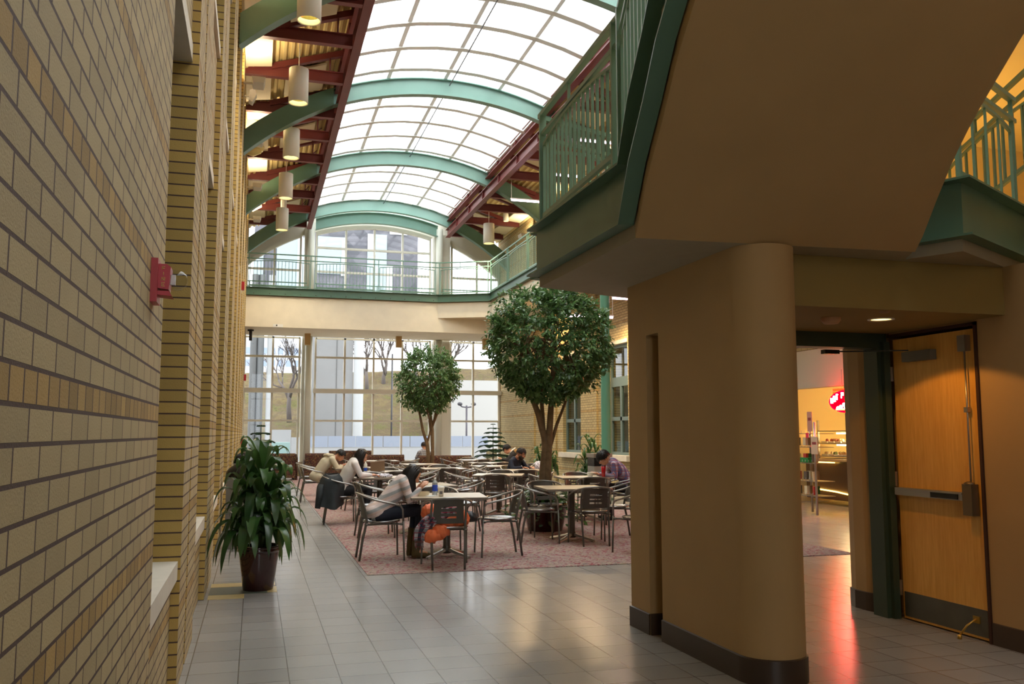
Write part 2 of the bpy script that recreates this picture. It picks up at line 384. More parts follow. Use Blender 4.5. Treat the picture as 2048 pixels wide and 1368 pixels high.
glazing('w', [-.42, .52, 1.45], UZ, 8, y=YF, top=lambda x: arcz(x, -.62), lab='upper end window left of the arch')
glazing('w', [2.02, 3.1, 4.16, 5.23, 6.3], UZ, 8, y=YF, top=lambda x: arcz(x, -.72), lab='arched middle bay of the upper end window')
glazing('w', [7.15, 8.15, 9.04], UZ, 8, y=YF, top=lambda x: arcz(x, -.62), lab='upper end window right of the arch')
for i, (a, b) in enumerate(((1.58, 1.92), (6.42, 7.04))):
    t = thing('facade_post', ['pale boxed post between the left and middle end windows', 'broad pale post between the middle and right end windows'][i], 'column', (a, YF-.1, 0))
    p = MB(); p.box(a, b, YF-.26, YF+.25, .5, 5.03); p.box(a, b, YF-.26, YF+.25, 6.35, arcz((a+b)/2, -.5)); p.build('boxed_casing', M['alu'], t)
    p = MB(); xx = b-.12 if i == 0 else a+.16; p.tube([(xx, YF-.45, .0), (xx, YF-.45, 5.0)], .13, 20); p.tube([(xx, YF-.45, 6.35), (xx, YF-.45, arcz(xx, -.4))], .13, 20); p.build('round_post', pm('pale_grey_paint', (205,208,196), .5), t)
# ================================================================ roof
def deckz(x):
    d = x+.45 if x < CX else RX-x
    return 9.02+.33*d
dk = MB()
def corr(xa, xb, y0, y1):
    n = int(round(abs(xb-xa)/.15)); prof = []
    for i in range(n):
        a = xa+(xb-xa)*i/n; st = (xb-xa)/n
        for u, h in ((0, 0), (.35, 0), (.5, .05), (.85, .05)): prof.append((a+st*u, deckz(a+st*u)+h))
    prof.append((xb, deckz(xb)))
    P = prof+[(x, z+.04) for x, z in prof[::-1]]
    if xa > xb: P = P[::-1]
    k = len(P); dk.add([(x, y, z) for y in (y0, y1) for x, z in P], [(i, (i+1) % k, k+(i+1) % k, k+i) for i in range(k)], 0)
corr(-.55, 1.72, -5.2, YF+.3); corr(9.2, 6.86, -5.2, YF+.3)
dk.box(1.72, 6.86, -5.2, -2.5, 9.72, 9.8, 1); dk.box(9.2, 14.4, -5.2, 18.5, 9.05, 9.15, 1); dk.box(-1.2, -.5, -5.2, YF+.3, 9.0, 9.1, 1)
dk.box(1.70, 1.75, -2.5, YF+.3, 9.68, 9.95, 1); dk.box(6.80, 6.85, -2.5, YF+.3, 9.68, 9.95, 1); dk.box(1.7, 6.86, -2.55, -2.5, 9.72, 10.4, 1)
struct('ceiling', dk, [M['deck'], M['cream']], 'yellow corrugated steel roof deck on both sides of the skylight')
ARY = [8.9, 14.7, 20.5, 26.3, 32.1]
names = ['nearest, at the top right corner', 'second from the viewer, partly above the frame', 'middle', 'next to the last before the end window', 'last before the end window']
def arc_pts(x0, x1, dz, N): return [(x0+(x1-x0)*i/N, arcz(x0+(x1-x0)*i/N, dz)) for i in range(N+1)]
def arch_beam(y, x0=-.42, x1=RX, top=0.0, depth=.42, w=.2, N=40, bot=None):
    m = MB(); t = .025; d = depth
    def strip(za, zb, ya, yb):
        A = arc_pts(x0, x1, za, N); B = arc_pts(x0, x1, zb, N)
        m.prism(A+B[::-1], ya, yb, 0, 'y')
    strip(top, top-t, y-w/2, y+w/2); strip(top-t, top-d+t, y-.012, y+.012); strip(top-d+t, top-d, y-w/2, y+w/2)
    return m
labs = ['pale green arched roof beam nearest the viewer, at the upper right edge', 'pale green arched roof beam above the near stair railing',
        'pale green arched roof beam, upper one of the two spanning the middle of the skylight', 'pale green arched roof beam, lower one of the two spanning the middle of the skylight',
        'pale green arched roof beam closest to the end window']
for i, y in enumerate(ARY):
    o = arch_beam(y).build('arched_beam', M['teal']); tag(o, labs[i], 'beam', 'arched roof beams')
def box_haunch(y, side, i):
    m = MB(); xs = (-.42, 1.55) if side < 0 else (6.95, RX)
    A = arc_pts(*xs, -.0, 14); B = [(x, arcz(x, -.42) - .06*abs(x-(1.55 if side < 0 else 6.95))) for x, _ in A]
    m.prism(A+B[::-1], y-.13, y+.13, 0, 'y'); return m
m = arch_beam(YF-.45, 1.95, 6.5, -.30, .42); o = m.build('arched_beam', M['teal'])
tag(o, 'second pale green arch just under the last one, directly over the end window', 'beam', 'arched roof beams')
for i, y in enumerate(ARY[1:]):
    for s in (-1, 1):
        o = box_haunch(y, s, i).build('beam_haunch', M['teal_d'])
        tag(o, '%s haunch box of the %s green arch' % ('left' if s < 0 else 'right', ['nearest', 'second', 'third', 'farthest'][i]), 'beam haunch', 'green haunch boxes')
def ibeam_y(x, z0, h, w, y0, y1):
    m = MB(); m.box(x-w/2, x+w/2, y0, y1, z0, z0+.02); m.box(x-w/2, x+w/2, y0, y1, z0+h-.02, z0+h); m.box(x-.01, x+.01, y0, y1, z0+.02, z0+h-.02)
    y = y0+1
    while y < y1: m.box(x-w/2+.01, x+w/2-.01, y, y+.012, z0+.02, z0+h-.02); y += 1.93
    return m
for x, z0, h, lb in ((1.69, 8.89, .30, 'dark red steel beam running down the hall, left of the skylight'), (1.66, 9.42, .26, 'upper dark red steel beam along the left skylight edge'),
                     (6.82, 8.89, .30, 'lower dark red steel beam running down the hall, right of the skylight'), (6.78, 9.42, .26, 'upper dark red steel beam along the right skylight edge')):
    o = ibeam_y(x, z0, h, .17, -5.0, 32.5).build('steel_beam', M['red']); tag(o, lb, 'beam', 'long red beams')
TY = [10.9, 12.8, 14.75, 16.7, 18.6, 20.55, 22.45, 24.4, 26.35, 28.25, 30.15, 32.1]
ordn = ['first', 'second', 'third', 'fourth', 'fifth', 'sixth', 'seventh', 'eighth', 'ninth', 'tenth', 'eleventh', 'twelfth']
for s in (-1, 1):
    def fx(x): return x if s < 0 else 2*CX+.04-x
    for i, y in enumerate(TY):
        t = thing('roof_truss', 'dark red roof truss on the %s side, %s from the viewer' % ('left' if s < 0 else 'right', ordn[i]), 'roof truss', (fx(.6), y, 8.9), 0, 'red roof trusses')
        y2 = y+ (.0 if all(abs(y-a) > .1 for a in ARY) else .22)
        m = MB(); a, b = sorted((fx(-.41), fx(1.60)))
        m.box(a, b, y2-.07, y2+.07, 8.91, 8.925); m.box(a, b, y2-.07, y2+.07, 9.135, 9.15); m.box(a, b, y2-.01, y2+.01, 8.925, 9.135); m.build('bottom_chord', M['red'], t)
        m = MB(); m.bar((fx(.12), y2, 9.13), (fx(1.62), y2, 9.60), .13, .12); m.build('rafter', M['red'], t)
        m = MB(); m.tube([(fx(1.32), y2-.03, 9.15), (fx(1.32), y2-.03, 9.5)], .018, 8); m.tube([(fx(1.32), y2-.03, 9.15), (fx(1.48), y2+.9, 9.55)], .014, 8); m.build('strut', M['red'], t)
# acoustic panels
pl = MB(); pl.box(-.26, .26, -.72, .72, -.02, .02)
proto = pl.build('acoustic_panel', M['panel']); first = True; pn = 0
def put_panel(x, y, z, tilt, lab, sx=1, rz=0):
    global first
    o = proto if first else proto.copy()
    if not first: C.objects.link(o)
    first = False; o.location = (x, y, z); o.rotation_euler = (0, tilt, rz); o.scale = (sx, 1, 1); tag(o, lab, 'ceiling panel', 'white acoustic ceiling panels')
for s in (-1, 1):
    for i in range(len(TY)-1):
        ym = (TY[i]+TY[i+1])/2+.08
        put_panel(-.13 if s < 0 else 2*CX+.04+.13, ym, 9.07, -.12*(-s), 'white acoustic panel hung by the %s wall, between the %s and %s trusses' % ('left' if s < 0 else 'right', ordn[i], ordn[i+1]))
        if i % 2 == 0: put_panel(.85 if s < 0 else 2*CX+.04-.85, ym, 9.34, -R(18)*(-s), 'white acoustic panel under the sloping %s deck, between the %s and %s trusses' % ('left' if s < 0 else 'right', ordn[i], ordn[i+1]), 1.7)
# skylight
sx0, sx1 = 1.76, 6.80
f = MB()
y = 8.95-1.215*9; ya = []
while y < 32.4: ya.append(y); y += 1.215
for y in ya:
    for (za, zb, w) in ((.02, .10, .06), (-.02, .02, .17)):
        f.prism([(x, z) for x, z in arc_pts(sx0, sx1, zb, 8)]+[(x, z) for x, z in arc_pts(sx0, sx1, za, 8)[::-1]], y-w/2, y+w/2, 0, 'y')
for i, x in enumerate((sx0+.04, 2.82, 4.20, 5.56, sx1-.04)): f.box(x-.045, x+.045, -2.4, 32.5, arcz(x, .0), arcz(x, .10)); 
sk = struct('window_%d' % wn, f, M['bar_lightened'], 'barrel vaulted skylight with white glazing bars'); wn += 1
g = MB(); g.grid([[(x, y, z) for x, z in arc_pts(sx0, sx1, .105, 16)] for y in (-2.5, 32.5)]); g.build('pane', M['skyglass'], sk)
g = MB(); g.tube([(4.32, 8.9, arcz(4.32, -.12)), (4.32, 32.4, arcz(4.32, -.12))], .014, 6); g.build('ridge_rod', pm('grey_rod', (110,110,112), .5), sk)
# closing lunette above the facade arch
lu = MB(); A = arc_pts(-.45, RX, .25, 30); B = arc_pts(-.45, RX, -.66, 30); lu.prism(A+B[::-1], YF+.1, YF+.3, 0, 'y')
struct('trim_32', lu, M['alu'], 'arched head panel above the end window')
# pendant cylinder lamps
lamp_in = emit('lamp_glow', (255,244,190), 9.0)
lw = pm('cream_lamp_shade', (226,222,206), .5)
def make_lamp(lab):
    t = thing('pendant_lamp', lab, 'lamp', (0,0,0), 0, 'cylinder pendant lamps')
    m = MB(); m.lathe([(.0, .69), (.185, .69), (.19, .68), (.19, .0), (.175, .0), (.172, .02), (.165, .3), (.0, .34)], n=32); m.build('shade', lw, t)
    m = MB(); m.tube([(0,0,.69), (0,0,1.28)], .009, 6); m.lathe([(0, 1.28), (.06, 1.28), (.06, 1.25), (0, 1.24)], n=12); m.build('stem', M['white'], t)
    m = MB(); m.lathe([(.165, .10), (.08, .22), (0, .24)], n=24); m.build('reflector', pm('gold_reflector', (230,214,120), .2, .7), t)
    m = MB(); m.ball((0,0,.16), .06, 12); m.build('bulb', lamp_in, t)
    return t
LL = [('cream cylinder pendant lamp at the top of the view beside the left wall', .64, 13.8, 7.98), ('cream cylinder pendant lamp on the left, second from the viewer', .64, 17.4, 7.96),
      ('cream cylinder pendant lamp on the left, third from the viewer', .64, 21.0, 7.95), ('cream cylinder pendant lamp on the left, fourth from the viewer', .63, 24.6, 7.91),
      ('cream cylinder pendant lamp on the left, nearest the end window', .64, 28.2, 7.83), ('cream cylinder pendant lamp on the right above the far walkway', 7.52, 29.0, 7.98)]
L0 = None
for lab, x, y, z in LL:
    if L0 is None: L0 = make_lamp(lab); L0.location = (x, y, z)
    else: dup(L0, (x, y, z), 0, lab)
for lab, x, y, z in (('small slim pendant lamp on the left, just beyond the fourth large one', .70, 29.4, 8.82), ('small slim pendant lamp on the right, farther up the roof slope', 8.30, 29.6, 8.95)):
    o = dup(L0, (x, y, z), 0, lab); o.scale = (.5, .5, .5)
# speakers, duct elbow, flood light, cameras
def wedge(lab, x0, y, z):
    m = MB(); m.prism([(x0, z-.22), (x0+.14, z-.28), (x0+.42, z-.12), (x0+.42, z+.14), (x0, z+.2)], y-.2, y+.2, 0, 'y'); o = m.build('wall_speaker', M['panel']); tag(o, lab, 'speaker', 'wedge speakers')
wedge('white wedge speaker high on the left brick wall, nearer one', -.40, 21.9, 8.86); wedge('white wedge speaker high on the left brick wall, farther one', -.40, 28.9, 8.86); wedge('white wedge speaker at the top left, above the first truss', -.40, 14.2, 9.02)
m = MB(); m.tube([(-.40, 23.9, 8.97), (-.25, 23.9, 8.93), (-.14, 23.9, 8.98), (-.10, 23.9, 9.1), (-.10, 23.9, 9.4)], .13, 20); m.tube([(-.14, 23.9, 8.99), (-.10, 23.9, 9.12)], .15, 20); m.tube([(-.10, 23.9, 9.15), (-.10, 23.9, 9.2)], .16, 20)
tag(m.build('duct_elbow', pm('yellow_duct', (222,206,140), .5)), 'pale yellow round duct elbow on the left wall below the roof deck', 'duct')
t = thing('flood_light', 'grey flood light on a bracket high on the left wall', 'flood light', (-.40, 19, 8.6))
m = MB(); m.bar((-.40, 19, 8.6), (-.3, 19, 8.6), .03, .03); m.build('bracket', M['steel'], t)
m = MB(); m.prism([(-.32, 8.48), (-.24, 8.44), (-.16, 8.62), (-.2, 8.74), (-.3, 8.7)], 18.88, 19.12, 0, 'y'); m.build('housing', M['white'], t)
t = thing('flood_light', 'white flood light on the right brick wall near the far walkway', 'flood light', (9.05, 28.4, 8.4))
m = MB(); m.obox((8.85, 28.4, 8.36), (.22, .3, .12), Matrix.Rotation(.5, 3, 'Y')); m.build('housing', M['white'], t)
m = MB(); m.bar((9.04, 28.4, 8.4), (8.9, 28.4, 8.4), .03, .03); m.build('bracket', M['steel'], t)
fl_m = emit('fluorescent_glow', (255,214,250), 9)
for i, (x0, x1, y, z, lab) in enumerate(((7.0, 7.95, 24.45, 8.3, 'glowing fluorescent tube under the right roof beside the far walkway'), (7.1, 8.35, 21.7, 8.3, 'glowing fluorescent tube seen through the near railing, lower one'),
        (7.05, 8.35, 18.9, 8.3, 'glowing fluorescent tube seen through the near railing, upper one'), (7.35, 8.62, 20.7, 4.42, 'glowing fluorescent tube beneath the right walkway, behind the large tree'), (8.25, 8.9, 19.9, 4.78, 'glowing fluorescent tube beneath the right walkway, at the edge of the near wall'))):
    t = thing('fluorescent_light', lab, 'light', ((x0+x1)/2, y, z), 0, 'fluorescent tube lights')
    m = MB(); m.box(x0, x1, y-.04, y+.04, z+.03, z+.06); top = 9.3 if z > 6 else 5.0
    for x in (x0+.02, x1-.02): m.tube([(x, y, z+.05), (x, y, min(top, z+.8))], .008, 6)
    m.build('channel', M['white'], t); m = MB(); m.tube([(x0+.02, y, z), (x1-.02, y, z)], .022, 10); m.build('tube', fl_m, t)
# soffit fixtures below the far walkway
for x, lab in ((1.70, 'tan box fixture under the far walkway, over the left post'), (4.93, 'tan box fixture under the far walkway, in the middle'), (8.17, 'tan box fixture under the far walkway, behind the large tree')):
    m = MB(); m.box(x-.1, x+.1, 31.9, 32.1, 4.62, 5.02); tag(m.build('soffit_fixture', pm('tan_metal', (190,160,106), .5)), lab, 'light fixture', 'tan soffit fixtures')
m = MB(); m.box(.49, .80, 30.08, 30.19, 5.0, 5.1); o = m.build('emergency_light', M['white']); tag(o, 'small white emergency light box low on the far walkway fascia', 'emergency light')
m = MB(); m.box(.58, .62, 30.07, 30.085, 5.03, 5.08); m.build('lens', M['black'], o)
m = MB(); m.tube([(-.22, 31, 5.0), (-.22, 31, 4.62)], .05, 10); m.tube([(-.32, 31, 4.97), (-.12, 31, 4.97)], .03, 8); tag(m.build('spot_lamp', M['black']), 'small black spot lamp hanging at the left end of the far soffit', 'spot lamp')
# ================================================================ far walkway, near stair landing, railings
SOF = 5.02
m = MB(); m.box(-.42, 9.09, 30.3, YF-.3, SOF, 6.04); m.prism([(6.02, 30.299), (7.72, 29.5), (9.09, 29.5), (9.09, 30.299)], 5.52, 6.04)
struct('trim_40', m, M['cream'], 'cream fascia and soffit of the far walkway')
m = MB(); m.prism([(-.42, 30.32), (6.03, 30.32), (7.73, 29.52), (7.73, 12.5), (9.04, 12.5), (9.04, YF-.3), (-.42, YF-.3)], 6.041, 6.33)
struct('trim_41', m, M['grey_soffit'], 'walkway floor slab around the hall')
m = MB(); m.prism([(7.74, 12.5), (9.04, 12.5), (9.04, 29.49), (7.74, 29.49)], 5.55, 6.03); struct('trim_42', m, M['cream'], 'cream underside of the right walkway')
chan = [(-.0, -.27), (.09, -.27), (.09, -.25), (.015, -.25), (.015, -.02), (.09, -.02), (.09, 0), (0, 0)]
EDGE = [(-.42, 30.3, 6.34), (6.02, 30.3, 6.34), (7.72, 29.5, 6.34), (7.72, 12.5, 6.34)]
o = MB().sweep(chan, EDGE).build('edge_beam', M['teal_d']); tag(o, 'green steel edge channel along the far and right walkways', 'edge beam')
b = MB()
for i in range(13): b.ball((-.15+i*.5, 30.205, 6.12), .018, 6)
b.build('bolt', M['base'], o)
def railing(name, lab, path, h=.92, post=.05, gap=.115, mat=None, panel=True, ends=True, posts_at=None, closed_top=True, group=None, rmat=None, bw=.016, arch=.05, seg=1.25):
    """double hand rail on posts; framed baluster panels between them"""
    mat = mat or M['teal_rail']; t = thing(name, lab, 'railing', path[0], 0, group); P = [V(p) for p in path]
    hr = MB(); r1 = [p+V((0,0,h)) for p in P]; r2 = [p+V((0,0,h-.17)) for p in P]
    hr.sweep([(-.022,-.018),(.022,-.018),(.022,.018),(-.022,.018)], r1); hr.sweep([(-.018,-.015),(.018,-.015),(.018,.015),(-.018,.015)], r2); hr.build('handrail', rmat or mat, t)
    for a, b in zip(P[:-1], P[1:]):
        L = (b-a).length; n = max(1, round(L/seg)); d = (b-a)/n; u = d.normalized()
        for i in range(n):
            q0 = a+d*i; q1 = a+d*(i+1)
            for q in (q0+u*.07, q1-u*.07):
                k = MB(); k.bar(q+V((0,0,-.03)), q+V((0,0,h)), post, post*.5, up=(u.x,u.y,0)); k.build('post', mat, t)
            A, B = q0+u*.11, q1-u*.11; k = MB()
            zt = lambda s: h-.27+arch*(1-(2*s-1)**2)
            k.bar(A+V((0,0,.06)), B+V((0,0,.06)), .03, .035)
            N = 6; k.sweep([(-.012,-.012),(.012,-.012),(.012,.012),(-.012,.012)], [A.lerp(B, j/N)+V((0,0,zt(j/N))) for j in range(N+1)])
            nb = max(1, int(round((B-A).length/gap)))
            for j in range(1, nb):
                s = j/nb; q = A.lerp(B, s); k.bar(q+V((0,0,.06)), q+V((0,0,zt(s))), bw, bw, up=(u.x,u.y,0))
            k.bar(A, A+V((0,0,zt(0))), .022, .022, up=(u.x,u.y,0)); k.bar(B, B+V((0,0,zt(1))), .022, .022, up=(u.x,u.y,0))
            k.build('baluster_panel', mat, t)
            s = .5; q = A.lerp(B, .42); k = MB(); k.bar(q+V((0,0,h-.17)), q+V((0,0,h)), .02, .02, up=(u.x,u.y,0)); k.build('spacer', mat, t)
    return t
railing('railing', 'pale green railing along the front edge of the far walkway', [(-.40, 30.25, 6.34), (6.0, 30.25, 6.34), (7.69, 29.46, 6.34)], h=1.12, seg=2.1)
railing('railing', 'green railing along the right walkway, running toward the viewer', [(7.69, 29.40, 6.34), (7.69, 14.0, 6.34)], h=1.12, gap=.13, seg=2.1)
railing('railing', 'darker green railing at the back of the far walkway, before the glass', [(-.40, 32.85, 6.34), (9.0, 32.85, 6.34)], h=.62, gap=.14, seg=2.1)
# landing of the near stair
ZL = 2.69
LP = [(2.2, 6.83), (2.2, 4.92), (4.12, 4.80), (4.25, 5.03), (4.42, 4.69), (5.60, 5.32), (5.60, 9.6), (4.9, 9.6), (3.3, 7.25)]
m = MB(); m.prism(LP[::-1], ZL, ZL+.1); struct('trim_43', m, M['grey_soffit'], 'grey underside of the near stair landing')
m = MB(); m.prism([(2.215, 6.82), (2.215, 4.94), (4.12, 4.83), (4.26, 5.06), (4.43, 4.72), (5.59, 5.34), (5.59, 9.59), (4.9, 9.59), (3.3, 7.24)][::-1], ZL+.101, 3.2); struct('trim_44', m, M['buff'], 'body of the near stair landing')
# stair flight rising toward the viewer
SL = .6
def sz(y, z0=ZL): return z0+SL*(4.92-y)
Ledge = [(2.2, 4.92), (2.09, 4.50), (2.02, 4.14), (1.95, 3.83), (1.915, 3.60), (1.86, 3.2), (1.80, 2.6), (1.76, 1.9)]
Redge = [(4.14, 4.81), (4.09, 4.66), (3.99, 4.44), (3.86, 4.13), (3.78, 3.88), (3.715, 3.60), (3.65, 3.3), (3.55, 2.8), (3.45, 1.6)]
def lerpE(E, y):
    for (xa, ya), (xb, yb) in zip(E[:-1], E[1:]):
        if yb <= y <= ya: return xa+(xb-xa)*(ya-y)/(ya-yb)
    return E[-1][0]
m = MB(); N = 24; ysx = [4.92-(4.92-1.9)*i/N for i in range(N+1)]
Lp = [(lerpE(Ledge, y), y) for y in ysx]; Rp = [(lerpE(Redge, y-.12), y-.12) for y in ysx]
m.grid([[(*l, sz(l[1])), (*r, sz(r[1]+.12))] for l, r in zip(Lp, Rp)], sm=False)
m.grid([[(*l, sz(l[1])+.30), (*r, sz(r[1]+.12)+.30)] for l, r in zip(Lp, Rp)][::-1], sm=False)
m.grid([[(*l, sz(l[1])+.30), (*l, sz(l[1]))] for l in Lp], sm=False); m.grid([[(*r, sz(r[1]+.12)), (*r, sz(r[1]+.12)+.30)] for r in Rp], sm=False)
struct('trim_45', m, M['buff'], 'buff plaster underside of the stair flight rising overhead')
m = MB()
for i in range(17):
    y1 = 4.90-i*.175; y0 = y1-.175
    if y0 < 1.9: break
    a, b = lerpE(Ledge, y0)+.01, lerpE(Redge, y0)-.02; m.box(a, b, y0, y1, sz(y1)+.30, sz(y0)+.42)
struct('trim_46', m, M['grey_soffit'], 'stair treads of the near flight')
m = MB(); m.box(1.6, 3.6, -1.5, 1.9, 4.50, 4.8); struct('trim_47', m, M['buff'], 'upper floor slab above the viewer')
ch2 = [(0, .08), (.10, .08), (.10, .095), (.012, .095), (.012, .455), (.10, .455), (.10, .47), (0, .47)]
path = [(3.3, 7.27, ZL), (2.2, 6.86, ZL)]
# edge channel: flat along the landing, then following the stair; the flanges point outward
p1 = [(2.19, 6.83, ZL), (2.19, 4.92, ZL)]+[(x-.01, y, sz(y)) for x, y in Ledge[1:-1]]
def flip(pr): return [(-x, z) for x, z in pr][::-1]
o = MB().sweep(ch2, p1).build('stringer_beam', M['teal_d']); tag(o, 'dark green steel channel edging the near landing and stair', 'stringer beam')
p2 = [(3.9, 8.1, ZL), (3.3, 7.26, ZL), (2.19, 6.85, ZL)]
o = MB().sweep(ch2, p2).build('stringer_beam', M['teal_d']); tag(o, 'green steel channel on the back edge of the near landing', 'stringer beam')
p3 = [(4.255, 5.03, ZL), (4.415, 4.685, ZL), (5.62, 5.32, ZL)]
o = MB().sweep(ch2, p3).build('stringer_beam', M['teal_d']); tag(o, 'dark green steel channel with an upturned corner at the right of the stair', 'stringer beam')
ZR = ZL+.50
railing('railing', 'green stair railing beside the near landing, against the skylight', [(2.2, 6.80, ZR), (2.13, 4.98, ZR)]+[(lerpE(Ledge, y)-.04, y, ZR+SL*(4.95-y)) for y in (3.9, 2.9)], h=.92, gap=.10, bw=.02, arch=.07, post=.055)
railing('railing', 'green railing on the back edge of the near landing', [(3.8, 7.95, ZR), (3.28, 7.22, ZR), (2.24, 6.83, ZR)], h=.92, gap=.10, bw=.018)
railing('railing', 'green railing right of the stair, seen against the warm wall', [(4.45, 4.76, ZR), (5.62, 5.38, ZR)], h=.90, gap=.27, bw=.016, post=.03)
railing('railing', 'rear railing rising past the warm wall at the right edge', [(5.4, 9.0, ZR+.1), (6.4, 7.1, ZR+.2), (6.15, 5.6, ZR+.55)], h=.85, gap=.13, bw=.02)
# room beyond the landing
m = MB(); m.box(4.9, 12, 9.6, 9.75, 2.7, 5.4); m.box(10.4, 10.5, 5.0, 9.6, 2.7, 5.4, 1)
m.box(4.9, 12, 5.2, 9.75, 5.4, 5.5, 2)
struct('wall_right_upper', m, [M['cream'], M['brick_r'], M['white']], 'warm lit plaster wall of the upper hallway')
m = MB(); m.box(5.55, 12, 5.3, 9.6, 3.1, 3.2); struct('trim_48', m, M['grey_soffit'], 'upper hallway floor')
m = MB(); m.bar((10.35, 9.5, 3.4), (6.5, 9.5, 3.4), .08, .9); struct('trim_49', m, M['brick_r'], 'low brick wall of the upper hallway')
# ================================================================ rounded wall, entry, door, shop
m = MB()
rr = .21; cx, cy = 2.9+rr, 4.70+.10
pl = [(2.9, 6.66), (2.9, 6.315), (3.12, 6.315), (3.12, 6.08), (2.9, 6.08)]
bt = [(2.9, 5.05)]
for i in range(13):
    a = PI + (PI)*i/12*1.0; bt.append((3.11+.21*math.cos(a), 5.02+.21*math.sin(a)))
slot_z = 2.26
full = [(2.9, 6.66)]+[(2.9, 5.03)]+[(3.115+.215*math.cos(PI+PI*i/64), 5.03+.215*math.sin(PI+PI*i/64)) for i in range(65)]+[(3.33, 6.66)]
cut = [(2.9, 6.66), (2.9, 6.315), (3.15, 6.315), (3.15, 6.10), (2.9, 6.10), (2.9, 5.03)]+full[2:]
m.prism(cut, 0, slot_z); m.prism(full, slot_z, ZL)
struct('wall_entry', m, M['buff'], 'rounded buff plaster wall under the landing with a tall narrow slot')
def off(poly, d): # push outward slightly for base tile
    return poly
m = MB()
pth = [(2.9, 6.66, 0), (2.9, 6.315, 0)]; prof = [(0, 0), (.012, 0), (.012, .15), (0, .155)]
def basepath(p, name, lab): m = MB(); m.sweep(prof, p); return struct(name, m, M['base'], lab)
basepath([(3.3, 6.665, 0), (2.9, 6.665, 0), (2.9, 6.315, 0)][0:3], 'baseboard_left', 'dark brown base tile at the end of the rounded wall')
basepath([(2.9, 6.10, 0)]+[(x, y, 0) for x, y in full[1:]], 'baseboard_entry', 'dark brown base tile around the rounded wall')
basepath([(2.9, 6.31, 0), (3.145, 6.31, 0), (3.145, 6.105, 0)][::1], 'baseboard_slot', 'dark base tile inside the slot')
ZC = 2.345
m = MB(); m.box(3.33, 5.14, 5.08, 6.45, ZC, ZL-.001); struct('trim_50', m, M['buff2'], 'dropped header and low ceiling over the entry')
m = MB(); m.box(5.30, 5.9, 2.0, 6.52, 0, ZL); m.box(5.125, 5.30, 2.0, 5.36, 0, ZL); m.box(5.125, 5.3, 5.36, 6.3, 2.33, ZL)
struct('wall_entry_right', m, M['buff'], 'buff wall beside the open door')
m = MB(); m.prism([(5.125, 6.52), (5.10, 6.56), (5.08, 6.66), (5.08, 6.80), (5.13, 6.93), (5.25, 7.0), (5.9, 7.0), (5.9, 6.52)], 0, ZL); struct('wall_jamb', m, M['buff'], 'short rounded wall end behind the door frame')
basepath([(5.25, 7.0, 0), (5.13, 6.93, 0), (5.08, 6.80, 0), (5.08, 6.66, 0), (5.10, 6.56, 0), (5.125, 6.5, 0)][::-1][::-1], 'baseboard_jamb', 'dark base tile at the door jamb')
basepath([(5.125, 5.34, 0), (5.125, 2.0, 0)], 'baseboard_right', 'dark base tile beside the open door')
# door frame
gfm = pm('dark_green_door_frame', (50,66,52), .4)
m = MB(); m.box(5.02, 5.12, 6.33, 6.50, 0, 2.22); m.box(5.06, 5.12, 6.29, 6.33, 0, 2.27); m.box(3.331, 5.12, 6.33, 6.50, 2.22, 2.344); m.box(3.331, 3.39, 6.33, 6.50, 0, 2.2)
struct('door_1', m, gfm, 'dark green steel door frame of the entry')
m = MB(); m.box(5.11, 5.30, 5.345, 5.37, 0, 2.33, 0); m.box(5.11, 5.30, 5.345, 6.31, 2.305, 2.33, 0); struct('trim_51', m, M['darkwood'], 'dark wood trim of the door pocket')
d = thing('door_leaf', 'open maple door with a silver panic bar, standing in its wall pocket', 'door', (5.16, 6.27, 0))
m = MB(); m.box(5.14, 5.185, 5.385, 6.275, .012, 2.285); m.build('panel', M['maple'], d)
m = MB(); m.box(5.136, 5.14, 5.40, 6.262, .03, .225); m.build('kick_plate', pm('steel_plate', (112,112,106), .4, .8, var=.1, vs=6), d)
bar = MB(); bar.box(5.075, 5.138, 5.52, 6.25, 1.005, 1.065); bo = bar.build('panic_bar', pm('silver_bar', (170,170,165), .3, .85), d)
m = MB(); m.box(5.068, 5.076, 5.56, 5.84, 1.012, 1.05); m.build('push_pad', M['blackg'], bo)
m = MB(); m.box(5.069, 5.0755, 5.52, 6.14, 1.052, 1.060); m.build('trim_strip', M['steel'], bo)
m = MB(); m.box(5.072, 5.138, 5.425, 5.515, .90, 1.13); m.ball((5.10, 5.47, 1.13), (.035, .045, .02)); m.build('lock_case', pm('bronze_case', (120,104,80), .4, .6), d)
m = MB(); m.tube([(5.115, 5.468, 1.13), (5.115, 5.468, 2.12)], .007, 8); m.build('vertical_rod', M['steel'], d)
m = MB(); m.box(5.085, 5.138, 5.43, 5.505, 2.12, 2.24); m.build('top_latch', M['steel'], d)
m = MB(); m.box(5.10, 5.13, 5.45, 5.487, 1.66, 1.70); m.build('rod_guide', M['steel'], d)
cl = MB(); cl.box(5.075, 5.138, 5.78, 6.10, 2.085, 2.165); clo = cl.build('door_closer', pm('closer_grey', (112,108,98), .45, .4), d)
m = MB(); m.bar((5.08, 6.02, 2.175), (4.62, 6.40, 2.185), .018, .01); m.box(4.54, 4.68, 6.36, 6.42, 2.165, 2.2); m.build('closer_arm', M['blackg'], clo)
m = MB(); m.tube([(5.13, 5.50, .15), (5.07, 5.53, .10), (5.03, 5.56, .03)], .008, 8); m.tube([(5.03, 5.56, .03), (5.025, 5.562, .0)], .016, 10); m.box(5.125, 5.138, 5.47, 5.53, .12, .17); m.build('kick_stop', pm('brass', (196,160,80), .3, .9), d)
for z in (.25, 1.13, 2.0):
    m = MB(); m.box(5.115, 5.142, 6.285, 6.318, z-.06, z+.06); m.build('hinge', M['steel'], d)
